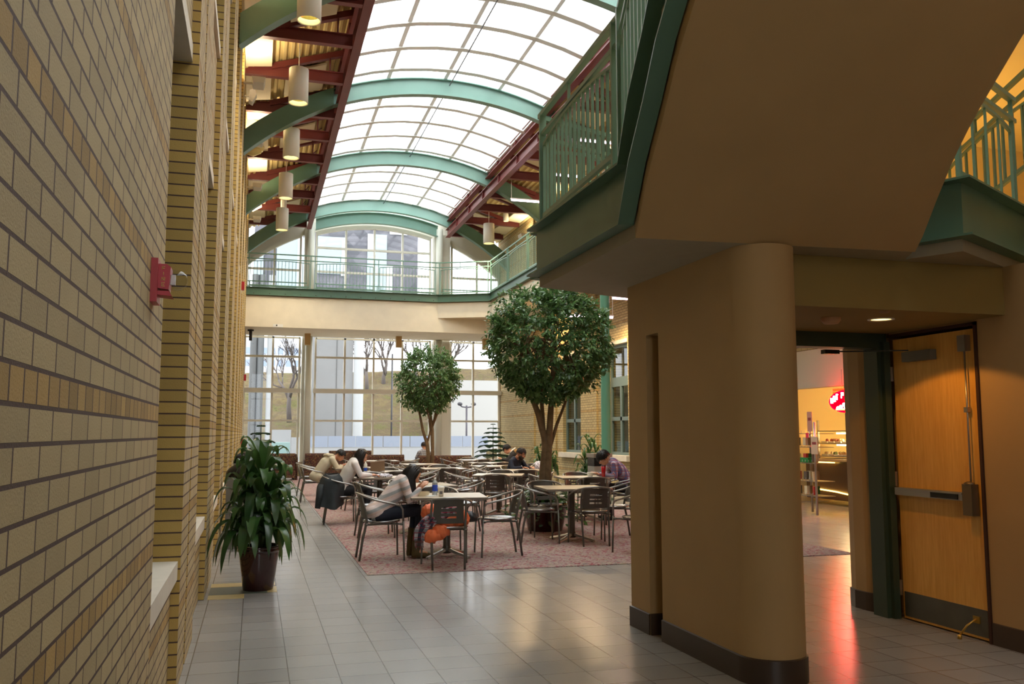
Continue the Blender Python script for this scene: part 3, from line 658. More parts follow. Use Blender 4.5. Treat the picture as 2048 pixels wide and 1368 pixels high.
# ceiling fittings over the entry
t = thing('downlight', 'round recessed downlight glowing over the door', 'light', (4.42, 5.51, ZC))
m = MB(); m.lathe([(.095, -.002), (.095, -.008), (.075, -.008), (.07, -.001)], (4.42, 5.51, ZC), 28); m.build('trim_ring', M['white'], t)
m = MB(); m.lathe([(.0, -.003), (.072, -.003)], (4.42, 5.51, ZC), 24); m.build('lens', emit('downlight_glow', (255,214,130), 2.0), t)
m = MB(); m.lathe([(0, -.045), (.05, -.045), (.07, -.02), (.07, -.0005)], (4.02, 5.55, ZC), 24); tag(m.build('smoke_detector', pm('tan_plastic', (190,150,110), .6)), 'round tan smoke detector on the entry ceiling', 'smoke detector')
m = MB(); m.lathe([(0, -.01), (.03, -.01), (.04, -.0005)], (4.17, 5.16, ZC), 16); tag(m.build('sprinkler_cap', pm('tan_plastic2', (150,120,90), .6)), 'small flat sprinkler cap near the header', 'sprinkler')
# wall of the shop side
SX = 10.6
m = MB(); m.box(SX, SX+.2, 7.0, 18.5, 3.16, 9.1); m.box(SX, SX+.2, 17.6, 18.5, 0, 3.16); m.box(SX, SX+.2, 7.0, 10.5, 0, 3.16)
struct('wall_shop', m, M['brick_r'], 'brick wall above the shop opening')
m = MB(); m.box(SX-.03, SX+.2, 10.5, 17.6, 2.41, 3.159); m.box(SX-.034, SX-.029, 14.15, 14.16, 2.41, 3.159, 1); struct('trim_52', m, [pm('off_white_board', (196,192,170), .6), M['base']], 'off white band above the shop opening')
m = MB(); m.box(14.0, 14.2, 9, 19.5, 0, 3.2); m.box(SX+.2, 14.0, 17.7, 17.9, 0, 3.2); m.box(SX+.2, 14.2, 9, 18.5, 2.75, 2.85); m.box(SX+.2, 14.2, 9.0, 9.2, 0, 2.8); struct('wall_shop_back', m, pm('shop_cream', (228,206,150), .7), 'warm cream walls of the shop')
m = MB(); m.box(13, 14.2, 18.5, 18.6, 0, 9); struct('wall_side', m, M['cream'], 'side wall')
# neon sign
red_g = emit('neon_red', (255,0,2), 60.0); wht_g = emit('neon_white', (255,200,190), 14.0); ylw_g = emit('neon_yellow', (255,170,60), 8.0)
SY, SZ_, SXX = 14.0, 2.10, 10.45
sg = thing('neon_sign', 'glowing red oval sign reading HOT PIZZA hanging over the shop counter', 'sign', (SXX, SY, SZ_))
m = MB(); N = 40
ov = [(.55*math.cos(2*PI*i/N), .21*math.sin(2*PI*i/N)) for i in range(N)]
m.prism([(SY+a, SZ_+b) for a, b in ov], SXX, SXX+.05, 0, 'x'); m.build('panel', emit('sign_red', (220,0,6), 6.0), sg)
m = MB(); m.tube([(SXX-.02, SY+a*.96, SZ_+b*.96) for a, b in ov], .014, 8, closed=True); m.build('neon_border', red_g, sg)
GL = {'H': [[(0,0),(0,1)],[(1,0),(1,1)],[(0,.5),(1,.5)]], 'O': [[(0,0),(1,0),(1,1),(0,1),(0,0)]], 'T': [[(0,1),(1,1)],[(.5,0),(.5,1)]], 'P': [[(0,0),(0,1),(1,1),(1,.5),(0,.5)]], 'I': [[(.5,0),(.5,1)]], 'Z': [[(0,1),(1,1),(0,0),(1,0)]], 'A': [[(0,0),(.5,1),(1,0)],[(.2,.4),(.8,.4)]],
      'F': [[(0,0),(0,1),(1,1)],[(0,.5),(.8,.5)]], 'R': [[(0,0),(0,1),(1,1),(1,.5),(0,.5)],[(.4,.5),(1,0)]], 'E': [[(1,0),(0,0),(0,1),(1,1)],[(0,.5),(.8,.5)]]}
def letters(mb, txt, org, ux, uz, w, h, gap, r, rise=None):
    org, ux, uz = V(org), V(ux), V(uz)
    for i, c in enumerate(txt):
        if c == ' ': continue
        dz = rise(i) if rise else 0
        for st in GL[c]: mb.tube([org+ux*((w+gap)*i+w*a)+uz*(h*b+dz) for a, b in st], r, 6)
    return mb
m = letters(MB(), 'HOT PIZZA', (SXX-.03, SY+.475, SZ_+.0), (0,-1,0), (0,0,1), .052, .10, .026, .009, rise=lambda i: -.06+.12*math.sin(PI*(i+.9)/10.4)); m.build('lettering', wht_g, sg)
for i, (a, b) in enumerate(((.2, -.1), (.1, -.06), (0, -.03), (-.08, -.08), (.06, -.12), (-.2, -.11), (.28, -.12))): m = MB(); m.ball((SXX-.02, SY+a, SZ_+b), .035, 8); m.build('topping_bulb', wht_g, sg)
m = MB(); m.tube([(SXX-.025, SY+.33, SZ_-.145), (SXX-.025, SY-.33, SZ_-.145)], .016, 8); m.build('crust_tube', ylw_g, sg)
m = MB(); m.tube([(SXX+.02, SY+.2, SZ_+.2), (SXX+.02, SY+.2, 2.7)], .005, 6); m.build('chain', M['steel'], sg)
for i in range(2):
    m = MB()
    for j in range(14): m.box(SXX+.01, SXX+.03, SY+.47-j*.07, SY+.42-j*.07, 2.30-.06*i, 2.345-.06*i)
    tag(m.build('led_display', emit('led_%d' % i, (255,30,6), 7)), ['upper row of red lit display segments above the oval sign', 'lower row of red lit display segments above the oval sign'][i], 'sign')
# counter
ct = thing('shop_counter', 'dark counter with a rope light along its foot', 'counter', (11.75, 15, 0))
m = MB(); m.box(11.75, 12.6, 12.5, 17.3, .12, .93); m.build('body', pm('dark_counter', (70,54,38), .35), ct)
m = MB(); m.box(11.68, 12.65, 12.45, 17.35, .93, .97); m.build('top', pm('counter_top', (196,168,116), .4), ct)
m = MB(); m.tube([(11.70, 17.2, .34), (11.70, 16.2, .30), (11.70, 15.2, .22), (11.70, 14.9, .17), (11.70, 12.6, .17)], .014, 8); m.build('rope_light', emit('rope_glow', (255,196,90), 5), ct)
m = MB(); m.tube([(11.69, 16.8, .9), (11.69, 16.2, .9)], .012, 8); m.build('strip_light', emit('rope_glow2', (255,196,90), 5), ct)
m = MB(); m.box(11.74, 11.76, 12.6, 15.25, .2, .86); m.build('front_panel', pm('grey_green_panel', (84,88,76), .4), ct)
cs = thing('display_case', 'lit glass display case of food trays on the counter', 'display case', (12.2, 16, .97))
m = MB()
for z in (1.0, 1.28, 1.55): m.box(12.0, 12.55, 15.35, 17.2, z, z+.025)
for y in (15.36, 17.18): m.box(12.0, 12.04, y, y+.03, .97, 1.8); 
m.build('frame', M['steel'], cs)
m = MB(); m.box(12.0, 12.01, 15.38, 17.18, 1.0, 1.8); m.build('glass', M['glass'], cs)
m = MB(); m.box(12.45, 12.5, 15.4, 17.15, 1.24, 1.27); m.box(12.45, 12.5, 15.4, 17.15, 1.5, 1.53); m.build('lamp', emit('case_glow', (255,226,160), 10), cs)
random.seed(4); food = [(170,60,40), (206,170,110), (96,110,50), (220,200,160), (140,80,50)]
fm = [pm('food_%d' % i, c, .6) for i, c in enumerate(food)]
for z in (1.03, 1.31):
    for j in range(7):
        m = MB(); y = 15.5+j*.24; m.box(12.05, 12.4, y, y+.2, z, z+.03, 0)
        for k in range(6): m.ball((12.1+random.random()*.25, y+.04+random.random()*.12, z+.05), .04, 6, 1)
        o = m.build('food_tray', [M['white'], fm[(j+int(z*7)) % 5]]); tag(o, 'food tray on the %s shelf of the lit case, number %s from the left' % ('lower' if z < 1.2 else 'upper', ['seven', 'six', 'five', 'four', 'three', 'two', 'one'][j]), 'food tray', 'food trays in the lit case')
o = MB().box(11.9, 12.35, 14.3, 14.95, .97, 1.3).build('microwave', pm('oven_white', (216,204,180), .4)); tag(o, 'small white oven with a dark oval window on the counter', 'oven')
m = MB(); m.prism([(14.64+.24*math.cos(2*PI*i/24), 1.14+.11*math.sin(2*PI*i/24)) for i in range(24)], 11.89, 11.9, 0, 'x'); m.build('window', M['blackg'], o)
rk = thing('snack_rack', 'wire snack rack on a steel post inside the doorway', 'rack', (9.95, 14.4, 0))
m = MB(); m.tube([(9.93, 14.32, .02), (9.93, 14.32, 1.72)], .022, 8); m.tube([(9.93, 15.0, .02), (9.93, 15.0, 1.72)], .022, 8); m.tube([(10.3, 15.0, .02), (10.3, 15.0, 1.72)], .022, 8); m.build('post', M['steel'], rk)
for z in (.35, .62, .95, 1.25, 1.5):
    m = MB(); m.box(9.92, 10.32, 14.3, 15.02, z, z+.012)
    for k in range(8): m.tube([(9.92, 14.32+k*.1, z), (9.92, 14.32+k*.1, z+.07)], .004, 4)
    m.build('shelf', M['steel'], rk)
pk = [(180,50,40), (40,110,60), (210,190,150), (150,120,90), (90,80,70), (200,200,190)]
pkm = [pm('packet_%d' % i, c, .5) for i, c in enumerate(pk)]
for i, z in enumerate((.37, .64, .97, 1.27)):
    for j in range(5):
        x = 9.96+(j % 2)*.15; y = 14.42+j*.12; m = MB(); m.obox((x, y, z+.09), (.05, .09, .15), Matrix.Rotation(.2*(j-2), 3, 'Z')); tag(m.build('snack_packet', pkm[(i*2+j) % 6]), 'snack packet on the %s rack shelf, %s' % (['lowest', 'second', 'third', 'top'][i], ['nearest the post', 'second from the post', 'in the middle', 'fourth from the post', 'farthest from the post'][j]), 'packet', 'snack packets on the wire rack')
o = MB().box(9.93, 10.15, 14.55, 14.85, .97, 1.06).build('green_basket', pm('green_plastic', (20,130,60), .4)); tag(o, 'bright green basket on the wire rack', 'basket')
for i, (y, w_, z, h_, c, lab) in enumerate(((14.95, .26, 1.55, .27, (206,170,150), 'pinkish notice card on top of the rack, wider one'), (14.42, .15, 1.55, .36, (196,140,120), 'tall pink notice card on top of the rack'), (14.3, .2, 1.13, .32, (208,180,150), 'notice hanging on the rack side'))):
    m = MB(); m.box(9.90, 9.905, y-w_/2, y+w_/2, z, z+h_); o = m.build('notice_card', pm('card_%d' % i, c, .6)); tag(o, lab, 'notice card')
    m = MB(); m.box(9.897, 9.90, y-w_*.3, y+w_*.3, z+h_*.55, z+h_*.7); m.build('print', pm('print_%d' % i, (150,60,60), .6), o)
for i, y in enumerate((14.85, 14.5)):
    m = MB(); m.box(9.893, 9.896, y-.045, y+.045, 1.43, 1.52); tag(m.build('price_tag', pm('pink_tag%d' % i, (226,40,80), .6)), ['pink price tag on the rack, left one', 'pink price tag on the rack, right one'][i], 'price tag')
m = MB(); m.box(13.9, 13.99, 16.5, 17.4, 1.75, 2.15); tag(m.build('wall_picture', pm('green_picture', (120,140,60), .6, var=.4, vs=6)), 'green landscape picture on the shop back wall', 'picture')
m = MB(); m.tube([(13.0, 13.2+k*.4, 2.35-.05*math.sin(k*PI/1.5)**2) for k in range(12)], .015, 6); tag(m.build('string_light', emit('string_glow', (255,216,130), 6)), 'string of warm lights along the shop ceiling', 'string lights')
for k in range(5):
    m = MB(); m.ball((10.9, 13.9+.08*(k % 2), 1.8-.1*k), .03, 8); tag(m.build('red_ornament', pm('dark_red_bead%d' % k, (120,20,24), .4)), 'dark red ornament hanging beside the neon sign, %s from the top' % ordn[k], 'ornament', 'dark red ornaments')
# fire horn strobe
t = thing('fire_alarm', 'red fire alarm horn with clear strobe dome on the near brick wall', 'fire alarm', (-.40, 3.68, 2.1))
m = MB(); m.box(-.40, -.375, 3.62, 3.74, 2.005, 2.175); m.build('backplate', pm('alarm_red', (170,26,34), .4), t)
m = MB(); m.prism([(-.375, 2.06), (-.335, 2.055), (-.33, 2.145), (-.345, 2.155), (-.375, 2.155)], 3.635, 3.725, 0, 'y'); m.prism([(-.375, 2.05), (-.335, 2.05), (-.322, 2.03), (-.375, 2.035)], 3.635, 3.725, 0, 'y'); m.build('horn_body', pm('alarm_red2', (176,24,40), .4), t)
m = MB(); m.lathe([(.040, 0), (.042, .02), (.038, .04), (.022, .058), (0, .064)], (0,0,0), 18)
o = m.build('strobe_dome', mk_glass('dome_glass', rough=.02, tint=(.9,.92,.95,1)), t, world=False); o.location = (.067, 0, .0); o.rotation_euler = (0, R(90), 0)
m = MB(); m.box(-.335, -.315, 3.672, 3.688, 2.08, 2.12); m.build('flash_tube', M['white'], t)
m = MB(); 
for i, c in enumerate('FIRE'): letters(m, c, (-.361, 3.6345, 2.131-.021*i), (1,0,0), (0,0,1), .011, .013, .0, .0013)
m.build('lettering', pm('alarm_text', (226,200,110), .5), t)
for (x, y, z, lab) in ((-.40, 22.0, 5.02, 'small red alarm box far along the left brick wall, below the soffit'), (-.38, 29.8, 3.3, 'small red alarm bell far along the left wall'), (-.38, 27.5, 1.25, 'red call point low on the far left wall')):
    m = MB(); m.box(x, x+.07, y-.06, y+.06, z-.1, z+.1); tag(m.build('alarm_box', pm('alarm_red3', (170,30,36), .4)), lab, 'alarm box')
# ================================================================ dining furniture
def make_table(lab):
    t = thing('dining_table', lab, 'table', (0,0,0), 0, 'beige pedestal dining tables')
    m = MB(); w = .455
    m.box(-w, w, -w, w, .712, .742); m.build('table_top', M['table'], t)
    m = MB(); m.box(-w-.001, w+.001, -w-.003, -w, .712, .740); m.box(-w-.001, w+.001, w, w+.003, .712, .740); m.box(-w-.003, -w, -w, w, .712, .740); m.box(w, w+.003, -w, w, .712, .740); m.build('edge_band', M['table_e'], t)
    m = MB(); m.lathe([(.045, .05), (.045, .70)], n=20); m.lathe([(.045, .68), (.17, .70), (.17, .712)], n=20); m.lathe([(.045, .13), (.07, .06), (.05, .04)], n=20); m.build('pedestal', pm('dark_pedestal', (92,90,84), .35, .6), t)
    for k in range(4):
        a = k*PI/2+PI/4; c, s = math.cos(a), math.sin(a); m = MB(); N = 6; rows = []
        for i in range(N+1):
            u = i/N; r = .04+.32*u; z = .105-.075*u**.8; h = .028; ww = .034-.008*u
            rows.append([(r*c-ww*s, r*s+ww*c, z-h), (r*c-ww*.6*s, r*s+ww*.6*c, z), (r*c+ww*.6*s, r*s-ww*.6*c, z), (r*c+ww*s, r*s-ww*c, z-h)])
        m.grid(rows); m.add(rows[-1], [(0,1,2,3)]); m.tube([(.33*c, .33*s, .0), (.33*c, .33*s, .015)], .02, 10)
        m.build('foot', M['steel'], t)
    return t
def make_chair(lab):
    t = thing('cafe_chair', lab, 'chair', (0,0,0), 0, 'metal cafe chairs')
    # facing +Y
    hoop = []
    def add(*p): hoop.append(V(p))
    half = [(.255, .235, .46), (.262, .225, .60), (.266, .195, .645), (.272, .12, .665), (.278, .0, .690), (.272, -.12, .722), (.235, -.215, .752), (.15, -.275, .775), (.05, -.298, .785)]
    pts = [V(p) for p in half]+[V((-x, y, z)) for x, y, z in half[::-1]]
    m = MB(); m.tube(pts, .0125, 10); m.build('arm_hoop', M['chair_m'], t)
    for s in (1, -1):
        m = MB(); m.tube([(s*.255, .235, .46), (s*.262, .25, .02), (s*.262, .25, .0)], [.0125, .0115, .0115], 10); m.build('leg', M['chair_dk'], t)
        m = MB(); m.tube([(s*.19, -.262, .76), (s*.195, -.215, .60), (s*.19, -.19, .46), (s*.185, -.235, .25), (s*.178, -.27, .0)], [.011, .013, .014, .0135, .012], 10, flat=1.2); m.build('leg', M['chair_dk'], t)
    m = MB(); N = 12
    def bp(u, v):  # back panel
        x = (u-.5)*.35*(1-.06*v); z = .50+.27*v; y = -.205-.055*v-.03*(1-(2*u-1)**2)
        return V((x, y, z))
    rows = [0, .12, .22, .30, .42, .50, .62, .70, .82, 1]
    for i in range(len(rows)-1):
        v0, v1 = rows[i], rows[i+1]; slot = i in (2, 4, 6)
        for j in range(N):
            u0, u1 = j/N, (j+1)/N
            if slot and (v1-v0) < .1 and 2 < j < 9: continue
            a, b, c, d = bp(u0, v0), bp(u1, v0), bp(u1, v1), bp(u0, v1); o = V((0, .007, 0))
            m.add([a, b, c, d, a+o, b+o, c+o, d+o], [(0,1,2,3), (7,6,5,4), (0,4,5,1), (3,2,6,7), (0,3,7,4), (1,5,6,2)], 0, False)
    m.build('back_panel', M['chair_d'], t)
    m = MB(); prof = [(.0, .445), (.17, .447), (.205, .452), (.215, .462), (.222, .462), (.226, .45), (.215, .438), (0, .434)]
    n = 32; vs = []
    for r, z in prof:
        for k in range(n):
            a = 2*PI*k/n; vs.append((r*math.cos(a)*1.03, r*math.sin(a)+.01, z-(.012*math.sin(a) if False else 0)))
    m.add(vs, [(i*n+k, i*n+(k+1) % n, (i+1)*n+(k+1) % n, (i+1)*n+k) for i in range(len(prof)-1) for k in range(n)], 0, True); m.build('seat', M['chair_seat'], t)
    m = MB()
    for s in (1, -1):
        m.tube([(s*.255, .235, .42), (s*.20, .18, .425), (s*.17, 0, .425), (s*.19, -.19, .42)], .011, 8)
        m.ball((s*.245, .215, .425), (.03, .03, .016), 8); m.ball((s*.195, -.19, .425), (.025, .03, .016), 8)
    m.tube([(-.18, .1, .425), (.18, .1, .425)], .010, 8); m.tube([(-.18, -.12, .425), (.18, -.12, .425)], .010, 8); m.build('seat_frame', M['chair_dk'], t)
    return t
M['chair_dk'] = pm('chair_dark_leg', (104,102,96), .38, .7); M['chair_seat'] = pm('chair_seat', (150,150,148), .25, .85)
T0 = None; TBL = [
 ('A', 2.31, 10.93, -.13, 'front dining table with the water bottle and paper cup on it'),
 ('B', 4.36, 12.08, -.10, 'empty dining table in front of the large tree'),
 ('C', 4.42, 16.25, -.35, 'angled dining table in the middle, behind the front one'),
 ('D', 5.62, 14.95, -.15, 'dining table with the red tumbler on it'),
 ('E', 5.40, 18.15, -.05, 'dining table of the bearded person in navy'),
 ('F', 5.45, 20.6, .05, 'dining table directly behind the bearded person'),
 ('G', 5.95, 22.9, 0, 'dining table of the person in the brown hooded jacket'),
 ('H', 6.25, 25.6, .05, 'dining table farthest right, near the end window'),
 ('I', 4.02, 19.5, -.05, 'dining table in the middle distance, left of the bearded person'),
 ('J', 4.05, 22.4, .08, 'dining table in front of the far tree'),
 ('K', 2.42, 13.35, .05, 'dining table just behind the front one'),
 ('L', 2.18, 20.4, 0, 'dining table of the person in the beige hooded jacket'),
 ('M', 2.14, 15.85, -.05, 'dining table of the long haired person in white'),
 ('O', 2.68, 18.15, 0, 'dining table with the open laptop on it'),
 ('N', 3.5, 25.6, 0, 'dining table in front of the patterned sofas'),
]
for k, x, y, r, lab in TBL:
    if T0 is None: T0 = make_table(lab); T0.location = (x, y, .006); T0.rotation_euler = (0, 0, r)
    else: dup(T0, (x, y, .006), r, lab)
C0 = None
TN = {k: (x, y, r) for k, x, y, r, l in TBL}
def chair(x, y, deg, lab):
    global C0
    if C0 is None: C0 = make_chair(lab); C0.location = (x, y, .006); C0.rotation_euler = (0, 0, R(deg)); return C0
    return dup(C0, (x, y, .006), R(deg), lab)
# angle: 0 faces away from the viewer, -90 faces right, 90 faces left, 180 faces the viewer
chair(1.50, 10.97, -90, 'metal cafe chair under the person in the striped sweater')
chair(2.13, 10.10, -6, 'metal cafe chair holding the orange jacket, its back to the viewer')
chair(2.96, 10.92, 86, 'empty metal cafe chair right of the front table, facing left')
chair(2.36, 11.72, 176, 'metal cafe chair behind the front table, its hoop showing past the bottle')
chair(3.84, 12.02, -98, 'metal cafe chair left of the empty table, with crumpled wrappers on its seat')
chair(4.46, 11.58, -6, 'metal cafe chair with yellowed seat rim, back to the viewer, before the empty table')
chair(4.22, 12.78, 178, 'metal cafe chair beyond the empty table, hoop above the table edge')
chair(5.08, 12.25, 80, 'metal cafe chair right of the empty table, mostly behind the wall edge')
chair(4.72, 10.52, 12, 'metal cafe chair cut off by the wall edge, nearest the entry')
chair(1.42, 15.42, -92, 'metal cafe chair draped with the black coat')
chair(1.28, 20.45, -90, 'metal cafe chair of the person in the beige hooded jacket')
chair(1.30, 22.6, -94, 'empty metal cafe chair at the far left edge of the carpet')
sides = {'C': 'WESN', 'D': 'WNS', 'E': 'WS', 'F': 'WEN', 'G': 'S', 'H': 'WSN', 'I': 'WESN', 'J': 'WEN', 'K': 'WEN', 'L': 'ES', 'M': 'EN', 'O': 'WENS', 'N': 'WSE'}
word = {'W': 'left of', 'E': 'right of', 'S': 'before', 'N': 'beyond'}
tl = {k: l.replace('dining table', 'table') for k, x, y, r, l in TBL}
random.seed(11)
for k, ss in sides.items():
    x, y, r = TN[k]
    for s in ss:
        d = .72+random.uniform(-.06, .08); j = random.uniform(-.07, .07)
        if k == 'C' and s == 'S': d = .70
        ox, oy, a = {'W': (-d, j, -90), 'E': (d, j, 90), 'S': (j, -d, 0), 'N': (j, d, 180)}[s]
        c_, s_ = math.cos(r), math.sin(r)
        chair(x+ox*c_-oy*s_, y+ox*s_+oy*c_, a+math.degrees(r)+random.uniform(-12, 12), 'metal cafe chair %s the %s' % (word[s], tl[k]))
chair(6.30, 14.75, 80, 'metal cafe chair of the person in the plaid shirt')
chair(5.62, 19.35, -165, 'metal cafe chair of the bearded person in navy')
chair(6.75, 23.3, 110, 'metal cafe chair of the person in the brown hooded jacket')
# ---------------- table items
TZ = .748
def cyl(name, prof, c, mat, lab, cat, n=24):
    m = MB(); m.lathe(prof, c, n); o = m.build(name, mat); return tag(o, lab, cat)
wp = pm('clear_plastic', (205,216,224), .12, Transmission_Weight=.7)
t = thing('water_bottle', 'clear water bottle with a blue label on the front table', 'bottle', (2.15, 10.9, TZ))
m = MB(); m.lathe([(0, 0), (.032, 0), (.034, .01), (.034, .15), (.030, .165), (.014, .19), (.013, .205)], (2.15, 10.9, TZ), 20); m.build('body', wp, t)
m = MB(); m.lathe([(.0345, .055), (.0345, .13)], (2.15, 10.9, TZ), 20); m.build('label', pm('blue_label', (50,80,190), .4), t)
m = MB(); m.lathe([(.015, .2), (.015, .22), (0, .221)], (2.15, 10.9, TZ), 16); m.build('cap', M['white'], t)
t = thing('paper_cup', 'white paper coffee cup with a lid on the front table', 'cup', (2.19, 10.72, TZ))
m = MB(); m.lathe([(0, 0), (.028, 0), (.040, .10)], (2.19, 10.72, TZ), 24); m.build('body', pm('paper_white', (228,224,214), .6), t)
m = MB(); m.lathe([(.043, .098), (.043, .108), (.038, .118), (0, .118)], (2.19, 10.72, TZ), 24); m.build('lid', M['white'], t)
m = MB(); m.lathe([(.0325, .03), (.0365, .065)], (2.19, 10.72, TZ), 24, a0=-2.3, a1=-1.2); m.build('print', pm('cup_print', (110,112,116), .6), t)
def takeaway(x, y, lab):
    m = MB(); a, b, h = .06, .075, .055
    m.grid([[(x-a, y-a, TZ), (x+a, y-a, TZ), (x+a, y+a, TZ), (x-a, y+a, TZ), (x-a, y-a, TZ)], [(x-b, y-b, TZ+h), (x+b, y-b, TZ+h), (x+b, y+b, TZ+h), (x-b, y+b, TZ+h), (x-b, y-b, TZ+h)]], sm=False)
    m.box(x-a, x+a, y-a, y+a, TZ, TZ+.003); m.box(x-b*.85, x+b*.85, y-b*.85, y+b*.85, TZ+.04, TZ+.046, 1)
    return tag(m.build('takeaway_box', [pm('carton', (222,206,172), .7), pm('noodles', (196,150,80), .7, bump=.4)]), lab, 'food box')
takeaway(1.99, 10.86, 'cream takeaway box in front of the person in the striped sweater')
m = MB(); m.obox((2.08, 10.78, TZ+.004), (.13, .11, .004), Matrix.Rotation(.3, 3, 'Z')); m.obox((2.09, 10.80, TZ+.009), (.10, .09, .004), Matrix.Rotation(.9, 3, 'Z')); tag(m.build('paper_napkin', pm('napkin', (236,236,232), .8)), 'white paper napkin beside the water bottle', 'napkin')
# person in white's table: phone, glasses case, scarf bag, laptop
t = thing('open_laptop', 'open laptop seen from behind on the table past the person in white', 'laptop', (2.36, 17.9, TZ))
m = MB(); m.box(2.22, 2.5, 17.8, 18.05, TZ, TZ+.015); m.build('keyboard_base', pm('laptop_grey', (150,146,138), .4), t)
m = MB(); m.bar((2.36, 17.80, TZ+.015), (2.34, 17.70, TZ+.22), .28, .012, up=(0,1,0)); m.build('screen', pm('laptop_tan', (156,132,106), .5), t)
t = thing('drink_bottle', 'white bottle with a blue band beside the open laptop', 'bottle', (2.12, 17.8, TZ)); m = MB(); m.lathe([(0,0), (.033,0), (.033,.16), (.014,.19), (.014,.21), (0,.21)], (2.12, 17.8, TZ), 16); m.build('body', M['white'], t); m = MB(); m.lathe([(.0338,.03), (.0338,.09)], (2.12, 17.8, TZ), 16); m.build('label', pm('blue_label2', (40,90,200), .4), t)
def mk_scarf():
    n = NT('black_white_scarf'); v = n.node('ShaderNodeTexVoronoi'); v.inputs['Scale'].default_value = 38; n.l.new(n.obj(), v.inputs['Vector'])
    n.put(n.b.inputs['Base Color'], n.ramp(v.outputs['Distance'], [(.35, lin((32,34,48))), (.45, lin((210,210,222)))])); n.b.inputs['Roughness'].default_value = .8; return n.mat
def lump(name, c, r, mat, lab, cat, seed=0, amp=.25, fr=3, n=28, parent=None, Mx=None, flatb=True):
    from mathutils import noise as mn
    m = MB()
    def fn(p, q):
        k = 1+amp*mn.noise(p*fr+V((seed, seed*2, 0)))+amp*.4*mn.noise(p*fr*3+V((seed, 1, 0))); q = q*k
        if flatb and q.z < -r[2]*.55: q.z = -r[2]*.55
        return q
    m.ball(c, r, n, 0, Mx, fn); o = m.build(name, mat, parent)
    return tag(o, lab, cat) if parent is None else o
lump('folded_scarf', (2.16, 15.62, TZ+.025), (.17, .10, .045), mk_scarf(), 'black and white patterned scarf heaped on the table by the person in white', 'scarf', 3, .3)
m = MB(); m.box(1.90, 2.05, 20.22, 20.4, TZ, TZ+.012); m.obox((2.02, 20.3, TZ+.02), (.18, .22, .008), Matrix.Rotation(.15, 3, 'Y')); tag(m.build('open_book', pm('book_paper', (226,224,216), .8)), 'open book under the hands of the person in the beige jacket', 'book')
# red tumbler etc on D
t = thing('red_tumbler', 'tall translucent red tumbler on the table of the person in plaid', 'tumbler', (5.86, 14.60, TZ))
m = MB(); m.lathe([(0,0), (.030,0), (.042,.20), (.039,.20), (.028,.01), (0, .01)], (5.86, 14.60, TZ), 24); m.build('body', pm('red_plastic', (214,14,30), .15, Transmission_Weight=.35), t)
m = MB(); m.lathe([(.043,.195), (.043,.21), (0,.212)], (5.86, 14.60, TZ), 24); m.build('rim_lid', pm('dark_red_lid', (60,16,20), .4), t)
cyl('soup_cup', [(0,0), (.042,0), (.055,.075), (.058,.078), (.058,.084), (.052,.084), (.04,.01), (0,.01)], (5.66, 14.72, TZ), M['white'], 'white foam cup held by the person in the plaid shirt', 'cup')
m = MB(); m.box(5.42, 5.62, 14.66, 14.9, TZ, TZ+.006); tag(m.build('paper_sheet', M['white']), 'white paper lying on the table of the person in plaid', 'paper')
m = MB(); m.obox((4.86, 14.22, .47), (.30, .22, .012), Matrix.Rotation(.25, 3, 'X')); m.obox((4.86, 14.10, .42), (.30, .012, .12), Matrix.Rotation(.2, 3, 'X')); tag(m.build('folded_newspaper', pm('newspaper', (196,194,186), .8)), 'folded newspaper hanging off a chair seat behind the empty table', 'newspaper')
for i, (dx, dy) in enumerate(((0, 0), (.07, .04), (-.06, .03))):
    lump('crumpled_wrapper', (3.86+dx, 12.0+dy, .494), (.035, .028, .022), pm('wrapper%d' % i, [(196,188,172), (150,140,120), (120,100,80)][i], .6), ['pale crumpled wrapper on the chair seat, middle one', 'greyish crumpled wrapper on the chair seat, right one', 'brown crumpled wrapper on the chair seat, left one'][i], 'wrapper', i*3, .5, 4, 14)
m = MB(); m.tube([(3.80, 11.96, .60), (3.85, 12.0, .50)], .011, 8); m.ball((3.80, 11.96, .605), .014, 8, 0); tag(m.build('dark_handle', M['black']), 'short dark stick standing in the wrappers on the chair', 'stick')
lump('small_bag', (7.3, 22.8, .64), (.14, .12, .14), mk_scarf(), 'small black and white bag by the right wall plant', 'bag', 8, .2)
# ---------------- coats
from mathutils import noise as mn
orange = pm('orange_puffer', (232,116,66), .6, var=.12, vs=12, bump=.2, bs=40)
def puffy(m, pts, r, seg=.055, n=20):
    pts = [V(p) for p in pts]; out = []; rs = []; L = sum((b-a).length for a, b in zip(pts[:-1], pts[1:])); N = int(L/.008)
    def at(s):
        for a, b in zip(pts[:-1], pts[1:]):
            l = (b-a).length
            if s <= l: return a.lerp(b, s/l)
            s -= l
        return pts[-1]
    for i in range(N+1):
        s = L*i/N; e = min(1, math.sqrt(max(.02, min(s, L-s)/.06))); out.append(at(s)+V((mn.noise(V((s*9, 1, 0)))*.012, 0, mn.noise(V((s*9, 5, 0)))*.012))); rs.append(r*e*(.90+.10*abs(math.sin(PI*s/seg))+.04*math.sin(s*70)))
    b = len(m.v); m.tube(out, rs, 28)
    for i in range(b, len(m.v)):
        p = V(m.v[i]); d = mn.noise_vector(p*14)*.022+mn.noise_vector(p*38)*.008; rg = 1-2*abs(mn.noise(V((p.x*9, p.y*9, p.z*30)))); m.v[i] = tuple(p+d*(.6+.6*rg)+V((0,0,-.012*rg)))
j = thing('orange_jacket', 'bright orange puffer jacket bundled on the chair seat', 'jacket', (2.05, 10.15, .47))
m = MB(); puffy(m, [(1.83, 10.06, .60), (1.93, 10.02, .64), (2.02, 10.12, .63)], .082, .035); m.build('sleeve', orange, j)
